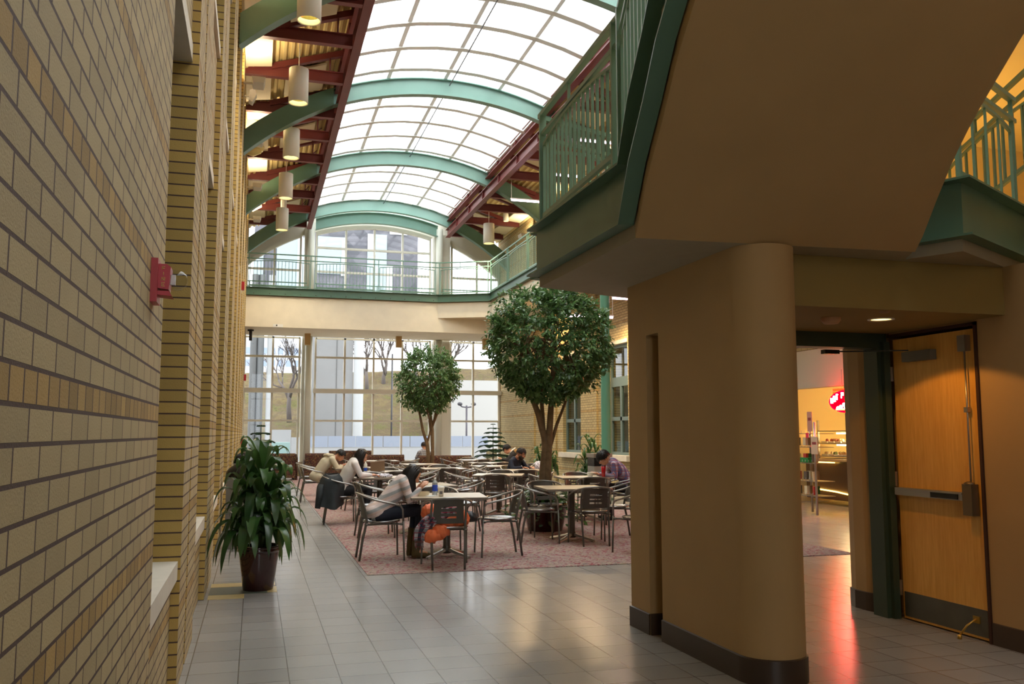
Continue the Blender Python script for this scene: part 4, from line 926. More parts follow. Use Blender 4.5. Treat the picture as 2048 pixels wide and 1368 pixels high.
m = MB(); puffy(m, [(1.95, 10.05, .53), (2.10, 10.0, .53), (2.25, 10.02, .54), (2.38, 10.06, .56)], .088, .05); m.build('body', orange, j)
m = MB(); puffy(m, [(1.83, 9.98, .40), (1.93, 9.93, .38), (2.04, 9.95, .42), (2.10, 9.98, .48)], .085, .05); m.build('hem', orange, j); m = MB(); puffy(m, [(2.36, 10.0, .50), (2.28, 9.98, .56)], .05); m.build('cuff', orange, j)
def mk_plaid(name, cols, sc=14):
    n = NT(name); P = n.obj(); s = n.node('ShaderNodeSeparateXYZ', Vector=P)
    def stripe(v, k, off, th): return n.math('GREATER_THAN', n.math('SINE', n.math('ADD', n.math('MULTIPLY', v, k), off)), th)
    a = n.math('ADD', s.outputs[0], s.outputs[1])
    c = n.mix(n.math('MULTIPLY', stripe(a, sc*6, 0, .0), .8), lin(cols[0]), lin(cols[1]))
    c = n.mix(n.math('MULTIPLY', stripe(s.outputs[2], sc*6, 1, .1), .55), c, lin(cols[2]))
    c = n.mix(n.math('MULTIPLY', stripe(s.outputs[2], sc*12, 2, .86), .8), c, lin(cols[3])); c = n.mix(n.math('MULTIPLY', stripe(a, sc*12, 2.5, .86), .8), c, lin(cols[3]))
    n.put(n.b.inputs['Base Color'], c); n.b.inputs['Roughness'].default_value = .85; return n.mat
pla = mk_plaid('plaid_wool', [(44,46,64), (186,184,188), (40,40,56), (140,30,46)], 10)
def cloth_strip(a_pts, w, N=36, K=10, amp=.012, seed=0):
    m = MB(); a_pts = [V(p) for p in a_pts]
    def at(u):
        u *= len(a_pts)-1; i = min(int(u), len(a_pts)-2); f = u-i
        p0 = a_pts[max(0, i-1)]; p1 = a_pts[i]; p2 = a_pts[i+1]; p3 = a_pts[min(len(a_pts)-1, i+2)]
        return .5*((2*p1)+(p2-p0)*f+(2*p0-5*p1+4*p2-p3)*f*f+(3*p1-p0-3*p2+p3)*f**3)
    rows = []
    for i in range(N+1):
        u = i/N; p = at(u); t = (at(min(1, u+.02))-at(max(0, u-.02))).normalized(); sd = t.cross(V((.2, -1, .3))).normalized(); nn = sd.cross(t)
        rows.append([p+sd*w*(k/K-.5)+nn*(amp*math.sin(k*1.9+u*7+seed)+amp*mn.noise(V((u*6, k*.5, seed)))) for k in range(K+1)])
    m.grid(rows); return m
def solid(o, th): md = o.modifiers.new('thickness', 'SOLIDIFY'); md.thickness = th; md.offset = 0; return o
m = cloth_strip([(2.34, 10.02, .55), (2.20, 9.98, .61), (2.05, 9.93, .60), (1.90, 9.90, .54), (1.80, 9.90, .44), (1.78, 9.92, .33)], .13)
o = solid(m.build('plaid_scarf', pla), .012); tag(o, 'grey white and red plaid wool scarf draped over the orange jacket', 'scarf')
f = MB()
for k in range(9): f.tube([(1.735+k*.012, 9.915, .335), (1.74+k*.012, 9.92, .29-.02*(k % 3)), (1.745+k*.012, 9.925, .25-.03*(k % 2))], .0035, 5)
f.build('fringe', pla, o)
lump('black_bag', (2.42, 10.25, .53), (.11, .13, .075), pm('black_nylon', (24,30,34), .5), 'black bag lying at the right side of the orange jacket', 'bag', 5, .2)
# black coat draped over the chair back of the person in white
coat = pm('black_coat', (26,36,40), .75, var=.2, vs=14)
m = MB(); rows = []
for i in range(17):
    v = i/16; z = .80-.50*v; rr_ = .20+.10*v if v > .1 else .14+.6*v
    row = []
    for k in range(25):
        a = 2*PI*k/24; rad = 1+.14*math.sin(5*a+2*v)*v+.10*mn.noise(V((math.cos(a)*2, math.sin(a)*2, v*2)))
        x = 1.27+.20*math.cos(a)*rad*(.55+.55*min(1, v*3))-.04*v; y = 15.36+rr_*math.sin(a)*rad
        row.append((x, y, z+.04*math.sin(a*2+1)*v+(.05*(1-abs(math.sin(a))) if v < .2 else 0)))
    rows.append(row)
m.grid(rows); m.add([tuple(p) for p in rows[0][:-1]], [tuple(range(24))], 0, True); m.box(1.2, 1.34, 15.3, 15.42, .78, .80)
o = m.build('black_coat', coat); tag(o, 'black coat draped over the back of a chair behind the person in white', 'coat')
m = MB(); m.tube([(1.10, 15.22, .66), (1.06, 15.18, .48), (1.03, 15.15, .28)], [.055, .06, .045], 12); m.build('sleeve', coat, o)
# ---------------- sofas
def mk_sofa_mat():
    n = NT('patterned_sofa_fabric'); v = n.node('ShaderNodeTexVoronoi'); v.inputs['Scale'].default_value = 34; n.l.new(n.obj(), v.inputs['Vector'])
    n.put(n.b.inputs['Base Color'], n.ramp(v.outputs['Color'], [(.2, lin((50,28,28))), (.42, lin((86,38,34))), (.55, lin((56,50,36))), (.78, lin((120,92,54))), (.9, lin((48,32,36)))])); n.b.inputs['Roughness'].default_value = .9; return n.mat
sf = mk_sofa_mat()
def sofa(x0, x1, y, h, lab, name='lounge_sofa', arm=True, group='patterned lounge sofas'):
    t = thing(name, lab, 'sofa', ((x0+x1)/2, y+.4, 0), 0, group)
    m = MB(); m.box(x0, x1, y, y+.8, .08, .32); m.build('base', sf, t)
    m = MB(); 
    def rb(mb, a, b, c, d, e, f_, r=.05):
        mb.prism([(c+r, e), (d-r, e), (d, e+r), (d, f_-r), (d-r*.3, f_-r*.3), (d-r, f_), (c+r, f_), (c+r*.3, f_-r*.3), (c, f_-r), (c, e+r)], a, b, 0, 'x')
    rb(m, x0+.02, x1-.02, y, y+.22, .28, h, .07); m.build('back_cushion', sf, t)
    m = MB(); rb(m, x0+.12, x1-.12, y+.2, y+.8, .32, .47); m.build('seat_cushion', sf, t)
    if arm:
        for a in (x0, x1-.13): m = MB(); rb(m, a, a+.13, y+.02, y+.8, .3, .64); m.build('arm', sf, t)
    for a in (x0+.06, x1-.06):
        for b in (y+.06, y+.74): m = MB(); m.tube([(a, b, 0), (a, b, .09)], .025, 8); m.build('leg', M['black'], t)
    return t
sofa(1.62, 3.1, 30.6, .86, 'patterned lounge sofa behind the person in the beige jacket, left one'); sofa(3.2, 4.95, 30.4, .80, 'patterned lounge sofa in the middle, before the end window')
sofa(5.15, 6.95, 28.9, .80, 'patterned lounge sofa behind the far tree, with a visitor on it'); sofa(2.5, 4.0, 31.75, .92, 'patterned lounge sofa against the end window sill')
a = sofa(.32, 1.32, 30.1, .87, 'patterned open armchair at the far left, below the end window', 'lounge_armchair', False)
m = MB(); m.tube([(1.30, 30.12, .84), (1.34, 30.15, .7), (1.34, 30.2, .0)], .05, 10); m.build('front_post', sf, a)
# ---------------- bins
t = thing('trash_bin', 'grey waste bin with a black domed lid behind the potted plant', 'waste bin', (-.14, 12.6, 0))
m = MB(); m.box(-.34, .06, 12.4, 12.8, 0, .93); m.build('body', pm('bin_grey', (112,108,98), .5), t)
m = MB(); m.ball((-.14, 12.6, .94), (.22, .22, .17), 24, 0, None, lambda p, q: V((q.x, q.y, max(q.z, -.02)))); m.build('dome_lid', M['blackg'], t)
t = thing('trash_bin', 'grey waste bin with a dark domed lid, farther along the left wall', 'waste bin', (-.12, 16.2, 0))
m = MB(); m.box(-.33, .07, 16.0, 16.4, 0, 1.0); m.build('body', pm('bin_grey2', (100,96,90), .5), t)
m = MB(); m.ball((-.13, 16.2, 1.0), (.21, .21, .2), 24, 0, None, lambda p, q: V((q.x, q.y, max(q.z, -.02)))); m.build('dome_lid', M['blackg'], t)
t = thing('recycling_station', 'steel and black waste station beside the green post', 'waste bin', (7.1, 17.95, 0))
m = MB(); m.box(6.92, 7.30, 17.75, 18.15, 0, .82); m.build('body', pm('bin_steel', (160,160,150), .4, .5), t)
m = MB(); m.box(6.92, 7.30, 17.76, 18.15, .82, 1.0); m.build('opening', M['blackg'], t)
m = MB(); m.box(6.9, 7.32, 17.73, 18.17, 1.0, 1.09); m.build('top', M['steel'], t)
m = MB(); m.box(7.55, 8.05, 16.5, 17.1, 0, .92); m.box(7.5, 8.1, 16.45, 17.15, .92, .97, 1); o = m.build('side_stand', [pm('stand_grey', (110,110,104), .5), M['table']]); tag(o, 'grey stand with a pale top behind the person in plaid', 'stand')
lump('plastic_bag', (7.68, 16.7, 1.005), (.12, .09, .05), M['white'], 'crumpled white plastic bag on the grey stand', 'bag', 2, .4)
t = thing('round_post', 'tall round green steel post in front of the right window', 'post', (7.78, 19.2, 0))
m = MB(); m.lathe([(.11, .0), (.11, 5.55)], (7.78, 19.2, 0), 28); m.build('shaft', pm('green_post_paint', (92,150,124), .4), t)
m = MB(); m.lathe([(.15, .0), (.15, .05), (.11, .06)], (7.78, 19.2, 0), 28); m.build('collar', M['teal_d'], t)
# ================================================================ people
def rnd_():
    while True:
        v = V((random.uniform(-1,1), random.uniform(-1,1), random.uniform(-1,1)))
        if .01 < v.length < 1: return v
def remesh(o, vox, sm=6):
    a = o.modifiers.new('surface', 'REMESH'); a.mode = 'VOXEL'; a.voxel_size = vox; a.use_smooth_shade = True
    b = o.modifiers.new('smooth', 'SMOOTH'); b.iterations = sm; b.factor = .5; return o
def hand(m, wr, tip, curl=.5, side=1, thumb_up=True):
    wr, tip = V(wr), V(tip); d = (tip-wr).normalized(); up = V((0,0,1)); sd = d.cross(up).normalized(); nn = sd.cross(d)
    pc = wr+d*.045; m.ball(pc, .03, 10, 0, Matrix((sd, d, nn)).transposed() @ Matrix.Diagonal((1.35, 1.5, .62)))
    for i, (o_, L) in enumerate(((-.030, .060), (-.010, .072), (.010, .068), (.029, .052))):
        a = wr+d*.085+sd*o_; b = a+d*L*.45-nn*L*.15*curl; c = b+d*L*.3-nn*L*.45*curl; e = c+d*L*.05-nn*L*.4*curl
        m.tube([wr+d*.05+sd*o_*.9, a, b, c, e], [.010, .0095, .009, .0085, .007], 8)
    a = wr+d*.03-sd*.028*side; m.tube([a, a+d*.025-sd*.022*side+nn*.008, a+d*.055-sd*.024*side-nn*.008, a+d*.075-sd*.012*side-nn*.016], [.013, .0115, .010, .008], 8)
def headframe(c, yaw, pitch, roll=0):
    Mx = Matrix.Rotation(yaw, 3, 'Z') @ Matrix.Rotation(pitch, 3, 'Y') @ Matrix.Rotation(roll, 3, 'X')  # +X forward, pitch>0 looks down
    return V(c), Mx
def head(m, c, Mx):
    def L(p): return V(c)+Mx @ V(p)
    m.ball(L((-.005, 0, .025)), (.095, .074, .093), 18, 0, Mx)
    m.ball(L((.028, 0, -.045)), (.058, .056, .070), 16, 0, Mx)
    m.ball(L((.062, 0, -.088)), (.022, .026, .020), 10, 0, Mx)
    m.tube([L((.086, 0, .012)), L((.099, 0, -.012)), L((.108, 0, -.03))], [.009, .011, .014], 8); m.ball(L((.096, 0, -.034)), (.012, .019, .009), 8, 0, Mx)
    for s in (1, -1):
        m.ball(L((.072, .03*s, -.022)), (.020, .020, .022), 8, 0, Mx); m.ball(L((.0, .077*s, -.008)), (.016, .010, .030), 10, 0, Mx)
        m.tube([L((.084, .012*s, .025)), L((.082, .036*s, .027)), L((.066, .056*s, .018))], .009, 6)
    m.ball(L((.084, 0, -.060)), (.010, .024, .006), 8, 0, Mx); m.ball(L((.082, 0, -.069)), (.010, .020, .007), 8, 0, Mx)
def face_bits(par, c, Mx, mats):
    def L(p): return V(c)+Mx @ V(p)
    for s in (1, -1):
        m = MB(); m.ball(L((.077, .032*s, .006)), .0115, 10, 0); m.ball(L((.0865, .032*s, .004)), .0055, 8, 1); m.build('eye', [mats['eye'], mats['dark']], par)
    m = MB()
    for s in (1, -1): m.tube([L((.090, .014*s, .030)), L((.088, .034*s, .034)), L((.072, .056*s, .024))], .0045, 6)
    m.build('eyebrow', mats['dark'], par)
    m = MB(); m.tube([L((.080, -.024, -.064)), L((.093, -.01, -.062)), L((.095, 0, -.063)), L((.093, .01, -.062)), L((.080, .024, -.064))], [.003, .005, .005, .005, .003], 6); m.build('lips', mats['lip'], par)
def short_hair(par, c, Mx, mat, thick=1.0, fringe=0.0, seed=1, full=False):
    m = MB()
    def fn(p, q):
        k = 1+.05*mn.noise(p*7+V((seed, 0, 0)))
        q = q*k
        if p.x > .35: # face side: cut above the brow
            cut = .30-fringe
            if p.z < cut: q = V((q.x*.70, q.y*.86, q.z*.8))
        if p.z < -.38: q = V((q.x*.72, q.y*.78, q.z*.6))
        return q
    m.ball(V(c)+Mx @ V((-.014, 0, .030)), (.108*thick, .089*thick, .106*thick), 36, 0, Mx, fn)
    random.seed(seed); c = V(c)
    for i in range(900):
        d = rnd_().normalized()
        if d.z < -.15 or (d.x > .35 and d.z < .42-fringe): continue
        if d.z < .15 and d.x > .15 and abs(d.y) > .6 and d.z < 0: continue
        p = V((-.014, 0, .030))+V((d.x*.104*thick, d.y*.086*thick, d.z*.102*thick)); t_ = (V((.25, 0, -.75))+rnd_()*.45); t_ = (t_-d*t_.dot(d)).normalized()
        q = p+t_*random.uniform(.02, .035)+d*.004; r_ = p+t_*random.uniform(.038, .055)+d*random.uniform(-.004, .006)
        m.tube([c+Mx @ p, c+Mx @ q, c+Mx @ r_], [.0045, .004, .001], 4, caps=False)
    return m.build('hair', mat, par)
def long_hair(par, c, Mx, mat, drop, fwd, seed=3, n=150):
    m = MB(); random.seed(seed); c = V(c)
    def L(p): return c+Mx @ V(p)
    def fn(p, q):
        if p.x > .45 and p.z < .45: q = V((q.x*.72, q.y*.9, q.z))
        return q
    m.ball(L((-.014, 0, .030)), (.106, .090, .104), 30, 0, Mx, fn)
    F = Mx @ V((1,0,0)); F.z = 0; F.normalize() if F.length > .01 else None; S = V((-F.y, F.x, 0))
    for i in range(n):
        a = random.uniform(-2.75, 2.75)  # around the back, open at the face
        back = V((-math.cos(a-PI) if False else math.cos(PI-a), 0, 0))
        dx, dy = -math.cos(a*.78), math.sin(a*.78)
        st = L((dx*.088-.014, dy*.082, .055+random.uniform(-.02, .03))); side = L((dx*.104-.012, dy*.090, -.03))
        ln = drop*random.uniform(.82, 1.05); w = random.uniform(.007, .011)
        p2 = side+V((0,0,-ln*.35))+F*fwd*.35+S*dy*.012; p3 = side+V((0,0,-ln*.7))+F*fwd*.7+S*dy*.008; p4 = side+V((0,0,-ln))+F*fwd+S*random.uniform(-.012, .012)
        m.tube([L((dx*.05, dy*.05, .115)), st, side, p2, p3, p4], [w, w*1.2, w*1.2, w*1.1, w, w*.3], 5)
    return m.build('hair', mat, par)
def person(lab, base, yaw, J, top, bottom, shoe, skin, hair, vox=.010, head_p=35, head_yaw=0, sleeve='long', top_r=1.0, cuffs=None, boots=False, extra=None):
    """J: joints in local metres (forward, left, up)"""
    t = thing('person', lab, 'person', (base[0], base[1], 0))
    Rz = Matrix.Rotation(yaw, 3, 'Z')
    def G(p): return V((base[0], base[1], 0))+Rz @ V(p)
    g = {k: G(v) for k, v in J.items()}
    hc, Mx = headframe(g['head'], yaw+head_yaw, R(head_p))
    m = MB()
    # torso and neck
    def torso(mb, k, lo=0, neck=True):
        P = [g['pelvis'], g['waist'], g['chest'], g['shl']]
        for a, b, ra, rb in ((0, 1, .135, .118), (1, 2, .118, .132), (2, 3, .132, .095)):
            for s in (-1, 1):
                o = Rz @ V((0, .052*s, 0)); mb.tube([P[a]+o, P[b]+o], [ra*.80*k, rb*.80*k], 14); mb.ball(P[a]+o, ra*.80*k, 12); mb.ball(P[b]+o, rb*.80*k, 12)
        mb.tube([g['sL'], g['shl'], g['sR']], [.052*k, .075*k, .052*k], 12)
    torso(m, .92); nb = hc+Mx @ V((-.03, 0, -.06)); m.tube([g['shl'], g['shl'].lerp(nb, .6), nb], [.062, .052, .050], 12); head(m, hc, Mx)
    for s in ('L', 'R'):
        sg = 1 if s == 'L' else -1
        m.tube([g['s'+s], g['e'+s]], [.047, .038], 12); m.ball(g['s'+s], .048, 10); m.ball(g['e'+s], .038, 10); m.tube([g['e'+s], g['w'+s]], [.038, .025], 12)
        d = (g['h'+s]-g['w'+s]); hand(m, g['w'+s], g['w'+s]+d, .6, side=sg)
        m.tube([g['hp'+s], g['k'+s]], [.078, .052], 14); m.ball(g['hp'+s], .08, 10); m.ball(g['k'+s], .053, 10); m.tube([g['k'+s], g['a'+s]], [.052, .033], 12)
        f = g['a'+s]+Rz @ V((.14, 0, -.045)); m.tube([g['a'+s], g['a'+s]+Rz @ V((.05, 0, -.03)), f], [.036, .036, .026], 10)
    b = remesh(m.build('body', skin, t), vox*.62, 4)
    face_bits(t, hc, Mx, HM)
    # clothes
    m = MB(); torso(m, 1.10*top_r)
    for s in ('L', 'R'):
        m.tube([g['s'+s], g['e'+s]], [.058*top_r, .050*top_r], 12); m.ball(g['s'+s], .058*top_r, 10); m.ball(g['e'+s], .050*top_r, 10)
        if sleeve == 'long': m.tube([g['e'+s], g['w'+s]], [.049*top_r, .034*top_r], 12)
        elif sleeve == 'three': q = g['e'+s].lerp(g['w'+s], .45); m.tube([g['e'+s], q], [.049, .044], 12)
    m.ball(g['pelvis']+V((0,0,.01)), (.165*top_r, .185*top_r, .115*top_r), 18, 0, Rz); m.tube([g['pelvis']+V((0,0,.0)), g['pelvis'].lerp(g['waist'], .5)], [.155*top_r, .14*top_r], 16)
    remesh(m.build('top_garment', top, t), vox, 8)
    m = MB(); m.ball(g['pelvis']+V((0,0,-.02)), (.145, .165, .085), 16, 0, Rz)
    for s in ('L', 'R'):
        m.tube([g['hp'+s], g['k'+s]], [.092, .063], 14); m.ball(g['hp'+s], .092, 12); m.ball(g['k'+s], .064, 12); m.tube([g['k'+s], g['a'+s].lerp(g['k'+s], .05)], [.063, .046], 14)
    remesh(m.build('trousers', bottom, t), vox, 6)
    for s in ('L', 'R'):
        m = MB(); a = g['a'+s]; 
        if boots:
            kk = a.lerp(g['k'+s], .52); m.tube([kk, a+V((0,0,.03)), a+V((0,0,-.05))], [.062, .052, .05], 14); m.tube([kk+V((0,0,.004)), kk+V((0,0,-.03))], [.066, .066], 14)
        m.tube([a+Rz @ V((-.05,0,-.055)), a+Rz @ V((.02,0,-.05)), a+Rz @ V((.10,0,-.058)), a+Rz @ V((.18,0,-.065))], [.038, .044, .042, .024], 12)
        m.ball(a, .048, 10); m.tube([a+V((0,0,.03)), a+V((0,0,-.03))], .047, 10)
        remesh(m.build('boot' if boots else 'shoe', shoe, t), .008, 3)
    if hair[0] == 'short': short_hair(t, hc, Mx, hair[1], *hair[2:])
    elif hair[0] == 'long': long_hair(t, hc, Mx, hair[1], *hair[2:])
    if extra: extra(t, g, G, Rz, hc, Mx)
    return t
def skinm(name, c):
    n = NT(name); n.put(n.b.inputs['Base Color'], n.ramp(n.noise(14, 3, n.obj()), [(.3, lin(tuple(int(k*.93) for k in c))), (.7, lin(c))])); n.b.inputs['Roughness'].default_value = .5; n.b.inputs['Subsurface Weight'].default_value = .08; return n.mat
HM = {'eye': pm('eye_white', (220,214,206), .3), 'dark': pm('dark_iris_brow', (28,20,18), .5), 'lip': pm('lips', (160,84,78), .5)}
sk1 = skinm('skin_light', (214,160,128)); sk2 = skinm('skin_tan', (184,128,98))
hb = pm('black_hair', (18,15,16), .38, var=.3, vs=40); hbr = pm('dark_brown_hair', (34,24,20), .5, var=.3, vs=40)
denim = pm('dark_denim', (20,28,44), .8, bump=.2, bs=300); blk = pm('black_trousers', (16,17,20), .8)
def pose(fl=.0, dz=.0, head_=(.40, 0, 1.02), shl=(.27, 0, .955), chest=(.17, 0, .80), waist=(.05, 0, .66), pel=(-.03, 0, .55), e=(.33, .21, .72), w=(.50, .12, .80), h=(.58, .08, .82), k=(.44, .11, .555), a=(.40, .11, .10), asym=0):
    s = .175
    J = dict(pelvis=pel, waist=waist, chest=chest, shl=shl, head=head_, sL=(shl[0]+.01, s, shl[2]-.03), sR=(shl[0]+.01, -s, shl[2]-.03),
        eL=(e[0], e[1], e[2]), eR=(e[0], -e[1], e[2]), wL=(w[0], w[1], w[2]), wR=(w[0], -w[1], w[2]), hL=(h[0], h[1], h[2]), hR=(h[0], -h[1], h[2]),
        hpL=(pel[0]+.02, .085, pel[2]-.02), hpR=(pel[0]+.02, -.085, pel[2]-.02), kL=(k[0], k[1], k[2]), kR=(k[0]+asym, -k[1], k[2]), aL=(a[0], a[1], a[2]), aR=(a[0]+asym, -a[1], a[2]))
    return J
def mk_stripes():
    n = NT('striped_knit'); s = n.node('ShaderNodeSeparateXYZ', Vector=n.obj()); z = n.math('ADD', n.math('MULTIPLY', s.outputs[2], 1.0), n.math('MULTIPLY', s.outputs[0], -.42))
    m_ = n.math('FLOORED_MODULO', n.math('MULTIPLY', z, 9.2), 1.0)
    c = n.ramp(m_, [(0, lin((222,208,204))), (.30, lin((222,206,202))), (.36, lin((212,190,178))), (.58, lin((206,186,176))), (.64, lin((158,160,160))), (.94, lin((160,162,162))), (1.0, lin((222,208,204)))])
    n.put(n.b.inputs['Base Color'], c); n.b.inputs['Roughness'].default_value = .9; n.bump(n.noise(120, 2, n.obj()), .3, .004); return n.mat
# front person in striped sweater, facing right
J = pose(head_=(.395, 0, 1.0), shl=(.265, 0, .93), chest=(.175, 0, .79), waist=(.06, 0, .66), pel=(-.03, 0, .555), e=(.335, .20, .71), w=(.475, .10, .84), h=(.53, .07, .90), k=(.46, .10, .585), a=(.40, .10, .105), asym=.03)
person('person in a striped sweater and jeans, bending over food at the front table', (1.48, 10.93), 0, J, mk_stripes(), denim, pm('brown_suede', (84,70,38), .9, var=.2), sk1, ('long', hb, .24, .01, 7), vox=.010, head_p=38, top_r=.98, boots=True)
# person in white, long hair
def vest(t, g, G, Rz, hc, Mx):
    m = MB(); m.ball(g['pelvis']+V((0,0,.01)), (.175, .195, .12), 18, 0, Rz)
    P = [g['pelvis'], g['waist'], g['chest'], g['shl']]
    for a, b, ra, rb in ((0, 1, .15, .128), (1, 2, .128, .142), (2, 3, .142, .10)):
        for s in (-1, 1):
            o = Rz @ V((0, .05*s, 0)); m.tube([P[a]+o, P[b]+o], [ra*.84, rb*.84], 14); m.ball(P[a]+o, ra*.84, 12); m.ball(P[b]+o, rb*.84, 12)
    remesh(m.build('vest', pm('pale_grey_vest', (196,192,184), .8), t), .012, 6)
J = pose(head_=(.33, 0, 1.12), shl=(.20, 0, 1.02), chest=(.13, 0, .87), waist=(.03, 0, .70), pel=(-.03, 0, .56), e=(.30, .20, .80), w=(.50, .12, .80), h=(.58, .10, .80), k=(.46, .11, .58), a=(.40, .11, .10))
person('person with long black hair, white top and pale vest, seated at a table', (1.45, 15.55), 0, J, pm('white_cotton', (228,224,222), .8, bump=.1, bs=60), pm('black_jeans', (18,20,26), .8), M['black'], sk1, ('long', hb, .36, -.03, 5, 170), vox=.012, head_p=30, extra=vest)
# person in beige hooded jacket
def hood(col):
    def f(t, g, G, Rz, hc, Mx):
        m = MB(); c = g['shl']+Rz @ V((-.05, 0, .03)); m.ball(c, (.10, .13, .07), 18, 0, Rz @ Matrix.Rotation(R(30), 3, 'Y')); m.tube([c+Rz @ V((.10, .10, .02)), c+Rz @ V((-.03, .13, .03)), c+Rz @ V((-.10, 0, .03)), c+Rz @ V((-.03, -.13, .03)), c+Rz @ V((.10, -.10, .02))], .035, 10)
        remesh(m.build('hood', col, t), .012, 4)
    return f
beige = pm('beige_jacket', (188,180,156), .8, var=.06, vs=6, bump=.2, bs=30)
J = pose(head_=(.46, 0, 1.02), shl=(.26, 0, .97), chest=(.14, 0, .86), waist=(.02, 0, .70), pel=(-.03, 0, .56), e=(.40, .22, .73), w=(.50, .12, .80), h=(.58, .08, .84), k=(.44, .12, .57), a=(.38, .12, .10))
person('person in a beige hooded jacket reading with head bowed, far left table', (1.40, 20.35), .0, J, beige, pm('grey_dark_trousers', (34,36,40), .8), M['black'], sk2, ('short', hb, 1.0, .0, 2), vox=.013, head_p=42, top_r=1.14, extra=hood(beige))
# bearded person in navy
def beard(t, g, G, Rz, hc, Mx):
    m = MB(); L = lambda p: hc+Mx @ V(p)
    m.ball(L((.030, 0, -.068)), (.066, .062, .056), 14, 0, Mx); m.tube([L((.02, .072, -.02)), L((.05, .055, -.07)), L((.075, .0, -.098)), L((.05, -.055, -.07)), L((.02, -.072, -.02))], [.012, .018, .022, .018, .012], 8)
    m.tube([L((.088, .026, -.058)), L((.103, 0, -.05)), L((.088, -.026, -.058))], .006, 6); remesh(m.build('beard', hbr, t), .007, 2)
    m = MB()
    for s in (1, -1): m.tube([L((.102, .032*s+.020*math.cos(a*PI/8), .004+.015*math.sin(a*PI/8))) for a in range(16)], .0018, 5, closed=True)
    m.tube([L((.103, .012, .006)), L((.103, -.012, .006))], .0018, 5); m.build('eyeglasses', M['black'], t)
J = pose(head_=(.26, 0, 1.06), shl=(.10, 0, .93), chest=(.06, 0, .80), waist=(.0, 0, .68), pel=(-.03, 0, .56), e=(.22, .24, .74), w=(.42, .13, .77), h=(.50, .10, .77), k=(.42, .14, .56), a=(.40, .14, .10))
navy = pm('navy_sweater', (22,30,46), .85)
person('bearded person with glasses in a navy sweater, looking down at the right', (5.55, 19.25), R(-58), J, navy, blk, M['black'], sk2, ('short', hbr, .98, .0, 4), vox=.012, head_p=28, head_yaw=R(35), extra=beard)
# person in brown hooded jacket with pale trim
def trim(t, g, G, Rz, hc, Mx):
    m = MB(); c = g['shl']+Rz @ V((.0, 0, .05)); m.tube([c+Rz @ V((.10, .08, -.06)), c+Rz @ V((.02, .12, .04)), c+Rz @ V((-.06, .05, .10)), c+Rz @ V((-.06, -.05, .10)), c+Rz @ V((.02, -.12, .04)), c+Rz @ V((.10, -.08, -.06))], .016, 8); m.build('hood_trim', M['white'], t)
    m = MB(); m.ball(c+Rz @ V((-.07, 0, .0)), (.09, .12, .08), 16, 0, Rz); remesh(m.build('hood', pm('tan_hood', (150,116,66), .8), t), .013, 4)
J = pose(head_=(.30, 0, 1.08), shl=(.14, 0, .97), chest=(.08, 0, .84), waist=(.0, 0, .70), e=(.28, .24, .78), w=(.44, .12, .82), h=(.52, .08, .86))
person('person in a dark jacket with a tan hood and white trim, reading', (6.92, 23.45), R(165), J, pm('black_jacket', (28,24,22), .8), blk, M['black'], sk1, ('short', hb, 1.02, .05, 6), vox=.014, head_p=35, top_r=1.12, extra=trim)
# person in plaid shirt eating
J = pose(head_=(.40, 0, 1.07), shl=(.24, 0, 1.0), chest=(.13, 0, .87), waist=(.0, 0, .72), pel=(-.05, 0, .57), e=(.26, .22, .76), w=(.50, .10, .80), h=(.58, .06, .83), k=(.44, .12, .57), a=(.30, .14, .10))
person('person in a red and blue plaid shirt eating from a white cup at the right', (6.33, 14.72), R(172), J, mk_plaid('plaid_shirt', [(96,100,140), (196,186,196), (86,78,110), (150,60,60)], 11), blk, M['black'], sk1, ('short', hb, 1.16, .30, 9), vox=.011, head_p=40, top_r=1.08)
# visitor on the sofa by the window
J = pose(head_=(.02, 0, 1.10), shl=(-.02, 0, .93), chest=(-.0, 0, .80), waist=(.0, 0, .68), e=(.10, .24, .70), w=(.30, .14, .66), h=(.38, .10, .66))
person('person in a grey patterned top sitting on the sofa behind the far tree', (5.45, 29.55), R(95), J, mk_plaid('grey_check', [(150,152,160), (196,196,200), (120,122,130), (90,92,100)], 16), blk, M['black'], sk1, ('short', hbr, 1.0, .0, 12), vox=.016, head_p=10)
# ================================================================ plants
leafA = None
def mk_leaf(name, a, b, rough=.35, sp=.4):
    n = NT(name); g = n.n.new('ShaderNodeNewGeometry'); r = g.outputs['Random Per Island']
    n.put(n.b.inputs['Base Color'], n.ramp(r, [(0, lin(a)), (1, lin(b))])); n.b.inputs['Roughness'].default_value = rough
    tl = n.node('ShaderNodeBsdfTranslucent'); tl.inputs[0].default_value = lin(tuple(min(255, int(k*1.3)) for k in b)); mx = n.node('ShaderNodeMixShader'); mx.inputs[0].default_value = .18
    n.l.new(n.b.outputs[0], mx.inputs[1]); n.l.new(tl.outputs[0], mx.inputs[2]); n.l.new(mx.outputs[0], n.out.inputs[0]); return n.mat
ficus = mk_leaf('ficus_leaves', (44,78,38), (104,140,84)); drac = mk_leaf('dracaena_leaves', (30,58,28), (70,104,52), .3); pine = mk_leaf('norfolk_needles', (24,52,34), (44,78,46), .5); pothos = mk_leaf('pothos_leaves', (28,64,26), (70,110,50), .3)
bark = pm('bark', (112,92,66), .9, var=.25, vs=12, bump=.5, bs=30); bark2 = pm('green_stem', (70,80,44), .7)
glaze = pm('oxblood_glaze', (52,16,18), .12, var=.1, Coat_Weight=.5); soil = pm('soil', (50,38,28), .95, bump=.6, bs=50)
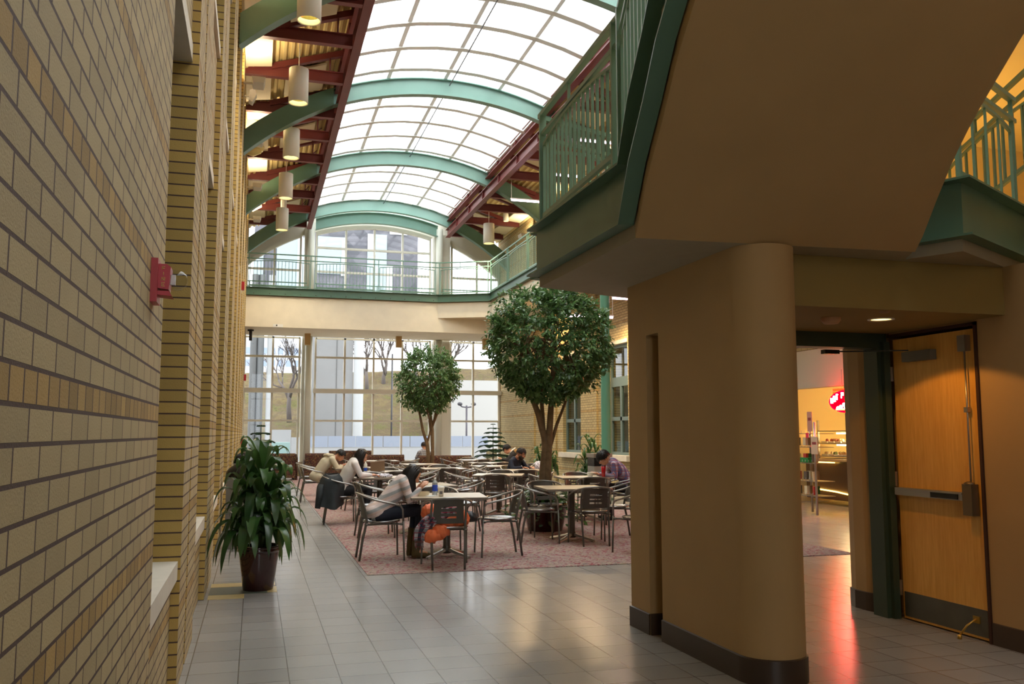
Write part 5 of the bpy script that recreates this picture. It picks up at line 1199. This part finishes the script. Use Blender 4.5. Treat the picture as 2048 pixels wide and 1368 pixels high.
def leaf(m, p, d, n, L, W, curl=.2):
    d = d.normalized(); s = d.cross(n)
    if s.length < 1e-3: s = d.orthogonal()
    s.normalize(); n = s.cross(d)
    vs = [p, p+d*L*.35+s*W*.5+n*.1*W, p+d*L*.72+s*W*.42-n*curl*L*.2, p+d*L-n*curl*L*.5, p+d*L*.72-s*W*.42-n*curl*L*.2, p+d*L*.35-s*W*.5+n*.1*W, p+d*L*.4-n*.08*W, p+d*L*.72-n*(curl*L*.22+.08*W)]
    m.add(vs, [(0,1,6), (1,2,7,6), (2,3,7), (0,6,5), (6,7,4,5), (7,3,4)], 0, True)
def rnd(): 
    while True:
        v = V((random.uniform(-1,1), random.uniform(-1,1), random.uniform(-1,1)))
        if .01 < v.length < 1: return v
def crown_tree(lab, base, stems, cc, rad, nclump, nleaf, L, seed, pot=None, under=False):
    random.seed(seed); t = thing('ficus_tree', lab, 'tree', base)
    m = MB(); ends = []
    for st in stems: m.tube([V(p) for p in st[0]], st[1], 10); ends.append(V(st[0][-1]))
    # branches
    for i in range(34):
        e = random.choice(ends); d = rnd().normalized(); d.z = abs(d.z)*.8-.1; q = V(cc)+V((d.x*rad[0], d.y*rad[1], d.z*rad[2]))*random.uniform(.5, .95)
        s = e+V((0,0,random.uniform(-.3, .0))); mid = s.lerp(q, .5)+V((0,0,.08)); m.tube([s, mid, q], [.018, .012, .005], 6)
    m.build('trunk', bark, t)
    f = MB(); clumps = []
    for i in range(nclump):
        while True:
            d = rnd()
            if d.length > .35: break
        k = d.length**.45/d.length; d = d*k; r_ = 1+.18*mn.noise(d*2.3+V((seed, 0, 0)))
        q = V((d.x*rad[0], d.y*rad[1], d.z*rad[2] if d.z > 0 else d.z*rad[2]*1.0))*r_*.95
        clumps.append((V(cc)+q, d))
    per = max(4, nleaf//nclump)
    for c, d in clumps:
        tw = (d.normalized()+rnd()*.6).normalized(); tw.z -= .25; tw.normalize(); ln = random.uniform(.12, .24)
        for j in range(per):
            u = j/per; p = c+tw*ln*(u-.5)+rnd()*.035; dd = (tw*.6+rnd()).normalized(); dd.z -= .25; nn = (V((0,0,1))+d*.4+rnd()*.6).normalized()
            l = L*random.uniform(.7, 1.15); leaf(f, p, dd, nn, l, l*.5, .25)
    f.build('foliage', ficus, t)
    if pot:
        x, y, r_, h = pot; pm_ = MB(); pm_.lathe([(0, .0), (r_*.72, 0), (r_*.74, .02), (r_*.95, h*.80), (r_*1.0, h*.82), (r_*1.02, h*.97), (r_*.98, h), (r_*.9, h-.01), (r_*.88, h-.06), (0, h-.06)], (x, y, .006), 40); po = pm_.build('pot', glaze, t)
        so = MB(); so.lathe([(0, h-.05), (r_*.88, h-.05)], (x, y, .006), 24); so.build('soil', soil, po)
    if under:
        u = MB()
        for i in range(520):
            a = random.uniform(0, 2*PI); r_ = random.uniform(.05, .62); z = .36+.34*(1-(r_/.62)**2)*random.uniform(.3, 1)-(.25*max(0, r_-.36)/.25)*random.random(); p = V((pot[0]+r_*math.cos(a), pot[1]+r_*math.sin(a), z))
            l = random.uniform(.07, .12); leaf(u, p, V((math.cos(a), math.sin(a), random.uniform(-.6, .5)))+rnd()*.4, V((0,0,1))+rnd()*.5, l, l*.65)
        tag(u.build('underplanting', pothos, t), kind='stuff')
    return t
bx, by = 4.40, 13.42
st = [([(bx, by, .3), (bx-.03, by, .9), (bx+.02, by, 1.35), (bx-.10, by, 1.80), (bx-.28, by, 2.25), (bx-.42, by, 2.7)], [.075, .065, .058, .05, .035, .02]),
      ([(bx+.06, by-.02, .3), (bx+.03, by-.03, .9), (bx+.06, by-.02, 1.4), (bx+.10, by, 1.85), (bx+.14, by, 2.4), (bx+.12, by, 3.0)], [.07, .062, .056, .048, .035, .018]),
      ([(bx-.05, by+.05, .3), (bx+.02, by+.05, 1.0), (bx-.0, by+.06, 1.5), (bx-.03, by+.08, 2.1), (bx+.0, by+.1, 2.7)], [.05, .045, .04, .03, .016]),
      ([(bx+.06, by, 1.2), (bx+.20, by, 1.65), (bx+.33, by-.05, 2.0), (bx+.5, by-.1, 2.45)], [.03, .026, .02, .012])]
crown_tree('large leafy ficus tree in a dark pot among the tables', (bx, by, 0), st, (4.46, 13.35, 2.93), (1.06, .95, .96), 1000, 17000, .078, 5, pot=(bx, by, .37, .44), under=True)
bx, by = 4.66, 24.4
st = [([(bx-.02, by, .3), (bx-.04, by, .9), (bx-.08, by, 1.25), (bx-.2, by, 1.6), (bx-.28, by, 2.0), (bx-.4, by, 2.5)], [.06, .055, .05, .04, .032, .018]),
      ([(bx+.06, by, .3), (bx+.08, by, 1.0), (bx+.06, by, 1.6), (bx+.0, by, 2.1), (bx+.05, by, 2.8)], [.06, .052, .05, .038, .018]),
      ([(bx-.08, by, 1.25), (bx+.02, by, 1.6), (bx+.02, by, 1.75)], [.03, .03, .03]), ([(bx+.06, by, 1.7), (bx+.22, by, 2.1), (bx+.35, by, 2.5)], [.035, .028, .015])]
crown_tree('smaller ficus tree farther back, standing before the end window', (bx, by, 0), st, (4.60, 24.3, 3.0), (.92, .85, .93), 800, 12000, .08, 9, pot=(bx, by, .34, .42))
def strap_leaf(m, p, az, L, W, rise, droop, seed):
    N = 9; h = V((math.cos(az), math.sin(az), 0)); sd = V((-h.y, h.x, 0)); pts = []
    for i in range(N+1):
        u = i/N; r_ = L*(math.sin(u*1.45)*.78); z = rise*L*math.sin(min(1, u*1.5)*PI/2)-droop*L*u**2.4
        w = W*(.25+.95*math.sin(PI*min(1, u*.93+.07))**.8) if u < 1 else .001
        c = p+h*r_+V((0,0,z)); tw = .12*math.sin(seed+u*2)
        pts.append([c+sd*w/2+V((0,0,w*.18)), c, c-sd*w/2+V((0,0,w*.18+tw*w))])
    m.grid(pts)
def dracaena(lab, base, canes, nl, L, W, pot, seed, potm=None, spread=.09, first=True):
    random.seed(seed); t = thing('dracaena_plant', lab, 'potted plant', base); x, y, z0 = base; r_, h = pot
    p = MB(); p.lathe([(0, 0), (r_*.72, 0), (r_*.74, .01), (r_*.97, h*.84), (r_*.97, h*.86), (r_*1.05, h*.87), (r_*1.06, h*.92), (r_*1.02, h*.935), (r_*1.06, h*.95), (r_*1.07, h*.99), (r_*1.0, h), (r_*.95, h-.01), (r_*.93, h-.05), (0, h-.05)], base, 40); po = p.build('pot', potm or glaze, t)
    s = MB(); s.lathe([(0, h-.04), (r_*.93, h-.04)], base, 24); s.build('soil', soil, po)
    f = MB()
    for ci, (cx_, cy_, ch) in enumerate(canes):
        s = MB(); s.tube([(x+cx_*.4, y+cy_*.4, z0+h-.06), (x+cx_*.8, y+cy_*.8, z0+h+ch*.5), (x+cx_, y+cy_, z0+h+ch)], [.014, .012, .010], 8); s.build('cane', bark2, t)
        for i in range(nl):
            u = i/nl; az = i*2.4+ci; zz = z0+h+ch*(.25+.75*u)+random.uniform(-.02, .02); k = random.uniform(.8, 1.15)*(1-.35*u)
            strap_leaf(f, V((x+cx_, y+cy_, zz)), az+random.uniform(-.3, .3), L*k, W*random.uniform(.8, 1.1), .35+.75*u**2+random.uniform(-.1, .1), random.uniform(.6, 1.15)*(1-.55*u), i)
    f.build('foliage', drac, t); return t
dracaena('broad leaved dracaena in a glossy dark brown pot beside the left brick wall', (.075, 9.17, 0), [(0, 0, .80), (-.10, .06, .55), (.12, .04, .50), (.05, -.10, .33), (-.08, -.09, .20), (.02, .12, .7)], 26, .50, .074, (.195, .425), 21)
dracaena('tall dracaena beside the waste station and green post', (7.55, 19.6, 0), [(0, 0, 1.0), (-.12, .06, .7), (.14, .04, .8), (.05, -.10, .45), (-.18, -.1, .3)], 20, .46, .06, (.2, .3), 33)
dracaena('dracaena by the right brick wall, seen behind the large tree trunk', (8.3, 25.3, 0), [(0, 0, .62), (-.16, .06, .5), (.18, .04, .5), (.05, -.10, .3)], 20, .55, .07, (.22, .3), 35)
def norfolk(lab, base, H, Rb, seed, tiers=8, z0=.35):
    random.seed(seed); t = thing('norfolk_pine', lab, 'potted plant', base); x, y, _ = base
    p = MB(); p.lathe([(0, 0), (.15, 0), (.2, .32), (.19, .32), (.18, .28), (0, .28)], base, 28); p.build('pot', glaze, t)
    m = MB(); m.tube([(x, y, .28), (x, y, H)], [.022, .006], 8); m.build('trunk', bark2, t)
    f = MB()
    for i in range(tiers):
        u = i/(tiers-1); z = z0+(H-z0-.02)*u**.9; r_ = Rb*(1-u)**.75+.07; n = 7 if u < .8 else 5
        for k in range(n):
            a = 2*PI*k/n+i*.5+random.uniform(-.1, .1); h = V((math.cos(a), math.sin(a), 0)); sd = V((-h.y, h.x, 0)); N = 12
            pts = [V((x, y, z))+h*r_*j/N+V((0,0,.10*r_*math.sin(j/N*PI)-.10*r_*(j/N)**2)) for j in range(N+1)]; f.tube(pts, .006, 5)
            for j in range(1, N+1):
                w = r_*.34*math.sin(PI*min(1, (j/N)*.8+.15))+.01
                for s in (1, -1):
                    q = pts[j]; e = q+sd*s*w+h*w*.55+V((0,0,-.12*w)); f.bar(q, e, .02, .018)
    f.build('foliage', pine, t); return t
norfolk('norfolk pine rising behind the potted dracaena on the left', (.12, 18.2, 0), 1.68, .48, 41, 8, .5)
norfolk('norfolk pine by the end window on the right', (7.95, 30.0, 0), 1.86, .66, 43, 9, .55)
# ================================================================ outside
gr = MB(); gr.box(-60, 90, YF+.35, 61, -.35, -.3); struct('ground', gr, pm('outside_paving', (123,120,113), .9), 'paved ground outside')
hm = NT('hillside_scrub'); P_ = hm.pos(); nn_ = hm.noise(.55, 12, P_, .85); hm.put(hm.b.inputs['Base Color'], hm.ramp(nn_, [(.36, lin((44,44,24))), (.44, lin((104,102,50))), (.50, lin((92,74,56))), (.56, lin((118,106,62))), (.62, lin((86,66,52))), (.70, lin((150,146,92)))])); hm.b.inputs['Roughness'].default_value = 1; hm.bump(hm.noise(6, 6, P_, .7), 1.0, .3)
m = MB(); rows = []
for i in range(30):
    y = 58+i*.95; row = []
    for j in range(70):
        x = -40+j*1.7; z = -.3+6.8*min(1, max(0, (y-58)/18))**1.0+.5*mn.noise(V((x*.25, y*.25, 0)))+.25*mn.noise(V((x*.8, y*.8, 3)))+max(0, (x-8)*.07)*min(1, (y-58)/18)
        row.append((x, y, z))
    rows.append(row)
m.grid(rows[::-1]); struct('hillside', m, hm.mat, 'scrubby grass hillside outside the end window')
conc = pm('outdoor_concrete', (117,118,118), .85, var=.06, vs=.6, bump=.1, bs=8); conl = pm('pale_concrete', (149,151,152), .8)
o = thing('concrete_pier', 'massive board marked concrete pier outside the middle window', 'pier', (3, 48, -.3))
m = MB(); m.box(2.66, 4.97, 48, 50, -.3, 8.0); m.build('shaft', conc, o); m = MB(); m.box(4.08, 4.12, 47.98, 48, -.3, 8); m.box(2.95, 2.96, 47.98, 48, -.3, 8); m.build('joint_line', pm('joint_dark', (84,85,85), .9), o)
m = MB(); m.lathe([(.27, 0), (.27, 9)], (5.26, 48.0, -.3), 28); tag(m.build('round_column', pm('pale_column', (158,161,162), .7)), 'pale round column just right of the concrete pier', 'column')
for i, (x, r_, c, lab) in enumerate(((-.33+.12, .17, (77,79,79), 'dark grey round column outside, leftmost of three'), (.12, .16, (81,84,85), 'dark grey round column outside, middle of three'), (.58, .15, (137,140,141), 'pale round column outside, rightmost of three'))):
    m = MB(); m.lathe([(r_, 0), (r_, 9.6)], (x+.05, 45, -.3), 24); tag(m.build('round_column', pm('col_paint%d' % i, c, .6)), lab, 'column', 'round columns outside')
cladm = NT('dark_diamond_cladding'); Pc = cladm.pos(); mp = cladm.node('ShaderNodeMapping', Vector=Pc); mp.inputs['Rotation'].default_value = (0, R(45), 0)
sx_ = cladm.node('ShaderNodeSeparateXYZ', Vector=mp.outputs[0]); w_ = cladm.node('ShaderNodeTexWhiteNoise'); w_.noise_dimensions = '2D'
cb = cladm.node('ShaderNodeCombineXYZ', X=cladm.math('FLOOR', cladm.math('DIVIDE', sx_.outputs[0], .55)), Y=cladm.math('FLOOR', cladm.math('DIVIDE', sx_.outputs[2], .55))); cladm.l.new(cb.outputs[0], w_.inputs['Vector'])
cladm.put(cladm.b.inputs['Base Color'], cladm.mix(w_.outputs[0], lin((58,60,67)), lin((85,85,92)))); cladm.b.inputs['Roughness'].default_value = .6
b = thing('clad_building', 'dark building clad in diamond shingles seen through the upper end window', 'building', (4, 55, 8))
m = MB(); m.box(-.3, 8.75, 50, 60, 8.0, 18); m.build('volume', cladm.mat, b)
pane_l = pm('pale_blue_pane', (133,149,154), .2); pane_w = pm('white_pane', (168,170,172), .3)
for (x0, x1, z0, z1, p_) in ((.9, 2.35, 9.6, 12.35, 0), (3.1, 4.65, 10.4, 12.5, 0), (2.0, 2.3, 9.4, 12.4, 1), (5.85, 6.95, 9.3, 12.8, 0), (5.85, 6.3, 11.9, 12.8, 1), (7.1, 8.1, 12.85, 13.6, 1), (-.3, .2, 8.3, 12.2, 0), (6.9, 7.3, 9.4, 11.0, 1), (4.4, 4.7, 10.3, 12.3, 1)):
    m = MB(); m.box(x0, x1, 49.93-.03*p_, 50, z0, z1); m.build('window', pane_w if p_ else pane_l, b)
t = thing('retaining_wall', 'blue grey panel fence on a concrete wall outside', 'wall', (6, 44, -.3))
m = MB(); m.box(2.1, 11.3, 44, 44.3, -.3, .86); m.build('concrete_base', conl, t)
for i in range(7): m = MB(); m.box(2.1+i*1.33, 3.4+i*1.33, 43.97, 44.05, .87, 1.40); m.build('panel', pm('blue_grey_panel', (124,133,148), .6), t)
o = MB().box(.1, 1.49, 40, 41.2, -.3, 1.14).build('utility_box', pm('pale_aqua_box', (123,149,149), .5)); tag(o, 'pale aqua utility box outside at the left', 'utility box')
for i, (x0, x1, z1) in enumerate(((.9, 2.1, 1.75), (2.11, 3.1, 1.3))): o = MB().box(x0, x1, 55, 56, -.3, z1).build('concrete_block', conl); tag(o, ['taller concrete block below the hillside', 'lower concrete block below the hillside'][i], 'concrete block')
o = MB().box(12.9, 22, 60, 66, -.3, 5.2).build('white_building', pm('white_building_wall', (162,162,159), .8)); tag(o, 'low white building outside at the right', 'building')
b = thing('long_building', 'long pale building with rows of windows on the ridge at left', 'building', (0, 105, 8)); m = MB(); m.box(-14, 7.0, 105, 112, 7.5, 12.5); m.build('walls', pm('pale_building', (158,161,165), .8), b)
for r_ in range(2):
    for k in range(12): m = MB(); m.box(-4+k*.9, -3.4+k*.9, 104.9, 105, 9.2+r_*1.4, 9.9+r_*1.4); m.build('window', pm('bluish_window', (110,122,140), .3), b)
t = thing('street_lamp', 'dark twin headed street lamp outside the right window', 'street lamp', (10.74, 46, -.3))
m = MB(); m.tube([(10.74, 46, -.3), (10.74, 46, 3.0)], .05, 10); m.tube([(10.4, 46, 3.0), (10.5, 46, 2.93), (10.74, 46, 2.9), (11.0, 46, 2.93), (11.1, 46, 3.0)], .035, 8); m.build('pole', pm('lamp_dark', (52,50,60), .5), t)
for x in (10.38, 11.12): m = MB(); m.ball((x, 46, 3.08), (.14, .1, .1), 12); m.build('head', pm('lamp_head', (42,42,49), .5), t)
m = MB(); m.tube([(7.36, 50, -.3), (7.36, 50, 6)], .05, 8); tag(m.build('thin_post', pm('thin_post', (58,58,61), .6)), 'thin grey post outside the middle window', 'post')
tb = pm('bare_branch', (92,85,81), .9)
def bare_tree(x, y, z, H, seed, lab):
    random.seed(seed); m = MB()
    def br(p, d, L, r_, k):
        q = p+d*L; mid = p.lerp(q, .5)+rnd()*L*.06; m.tube([p, mid, q], [r_, r_*.85, r_*.65], 6)
        if k:
            for i in range(3 if k > 1 else 4): nd = (d+rnd()*.75+V((0,0,.15))).normalized(); br(p+d*L*random.uniform(.55, 1), nd, L*random.uniform(.62, .82), r_*.58, k-1)
    br(V((x, y, z)), V((random.uniform(-.1, .1), 0, 1)).normalized(), H*.28, H*.022, 5); o = m.build('bare_tree', tb); tag(o, lab, 'tree', 'bare trees on the hillside')
for i, (x, y, z, H, lab) in enumerate(((2.3, 64, 2.3, 8.5, 'bare tree on the hillside, in the left end window'), (8.6, 72, 4.5, 8, 'bare tree right of the concrete pier'), (10.2, 74, 5, 8.5, 'second bare tree right of the concrete pier'), (12.6, 73, 5, 8, 'bare tree behind the far ficus crown'), (15.6, 74, 5.6, 8, 'bare tree in the right end window, left one'), (20.2, 74, 5.8, 8.5, 'bare tree in the right end window, right one'))):
    bare_tree(x, y, z, H, 50+i, lab)
# ================================================================ light
W = bpy.data.worlds.new('world'); bpy.context.scene.world = W; W.use_nodes = True
nt = W.node_tree; bg = nt.nodes['Background']
tc = nt.nodes.new('ShaderNodeTexCoord'); sep = nt.nodes.new('ShaderNodeSeparateXYZ'); nt.links.new(tc.outputs['Generated'], sep.inputs[0])
rp = nt.nodes.new('ShaderNodeValToRGB'); nt.links.new(sep.outputs[2], rp.inputs[0]); e = rp.color_ramp.elements
e[0].position = .0; e[0].color = (.80,.86,.92,1); e[1].position = .6; e[1].color = (1,1.0,1,1); nt.links.new(rp.outputs[0], bg.inputs[0]); bg.inputs[1].default_value = 2.6
def area(name, loc, size, power, col, rot=(0,0,0), sy=None):
    l = bpy.data.lights.new(name, 'AREA'); l.energy = power; l.color = lin(col)[:3]; l.shape = 'RECTANGLE'; l.size = size; l.size_y = sy or size
    o = bpy.data.objects.new(name, l); C.objects.link(o); o.location = loc; o.rotation_euler = rot; return o
def spot(name, loc, power, col, ang=90, tgt=None, blend=.5, rad=.05):
    l = bpy.data.lights.new(name, 'SPOT'); l.energy = power; l.color = lin(col)[:3]; l.spot_size = R(ang); l.spot_blend = blend; l.shadow_soft_size = rad
    o = bpy.data.objects.new(name, l); C.objects.link(o); o.location = loc
    d = V(tgt or (loc[0], loc[1], 0))-V(loc); o.rotation_euler = d.to_track_quat('-Z', 'Y').to_euler(); return o
def point(name, loc, power, col, rad=.05):
    l = bpy.data.lights.new(name, 'POINT'); l.energy = power; l.color = lin(col)[:3]; l.shadow_soft_size = rad
    o = bpy.data.objects.new(name, l); C.objects.link(o); o.location = loc; return o
point('upper_hall_lamp', (6.9, 8.9, 4.5), 45, (255,190,80), .1)
for i, (lab, x, y, z) in enumerate(LL): spot('lamp_light_%d' % i, (x, y, z+.05), 150, (255,236,204), 120)
spot('downlight_light', (4.42, 5.51, 2.33), 13, (255,180,84), 132, blend=.12, rad=.03)
point('shop_light', (12.6, 15.5, 2.3), 34, (255,222,160), .2); point('shop_light_2', (12.2, 12.0, 2.4), 8, (255,222,160), .2)
point('case_light', (12.2, 16.3, 1.45), 10, (255,220,150), .1)
point('neon_light', (10.2, 14.0, 2.1), 5, (255,20,20), .15)
spot('upper_hall_light', (7.6, 8.2, 5.3), 260, (255,186,84), 130)
for x, y, z in ((7.5, 24.4, 8.25), (7.8, 21.6, 8.25), (7.8, 18.8, 8.25), (8.1, 20.7, 4.35), (8.1, 26, 5.3)): area('tube_light', (x, y, z), .9, 30 if z > 6 else 60, (255,216,160) , sy=.06)
upm = pm('uplight_box', (200,196,184), .5)
for i, y in enumerate((13.6, 17.6, 21.3, 25.3, 29.2)):
    for sd in (-1, 1):
        x = -.12 if sd < 0 else RX-.3
        m = MB(); m.prism([(x-.1, 8.30), (x+.1, 8.30), (x+.13, 8.42), (x-.13, 8.42)], y-.2, y+.2, 0, 'y'); m.box(min(x, -.40 if sd < 0 else RX-.002), max(x, -.40 if sd < 0 else RX-.002), y-.02, y+.02, 8.32, 8.36)
        tag(m.build('wall_uplight', upm), 'uplight box high on the %s brick wall, %s from the viewer' % ('left' if sd < 0 else 'right', ordn[i]), 'light', 'wall uplights')
        area('uplight', (x, y, 8.44), .2, 13 if sd < 0 else 9, (255,232,190), (R(180), 0, 0), .36)
sc.cycles.max_bounces = 8; sc.cycles.transparent_max_bounces = 16
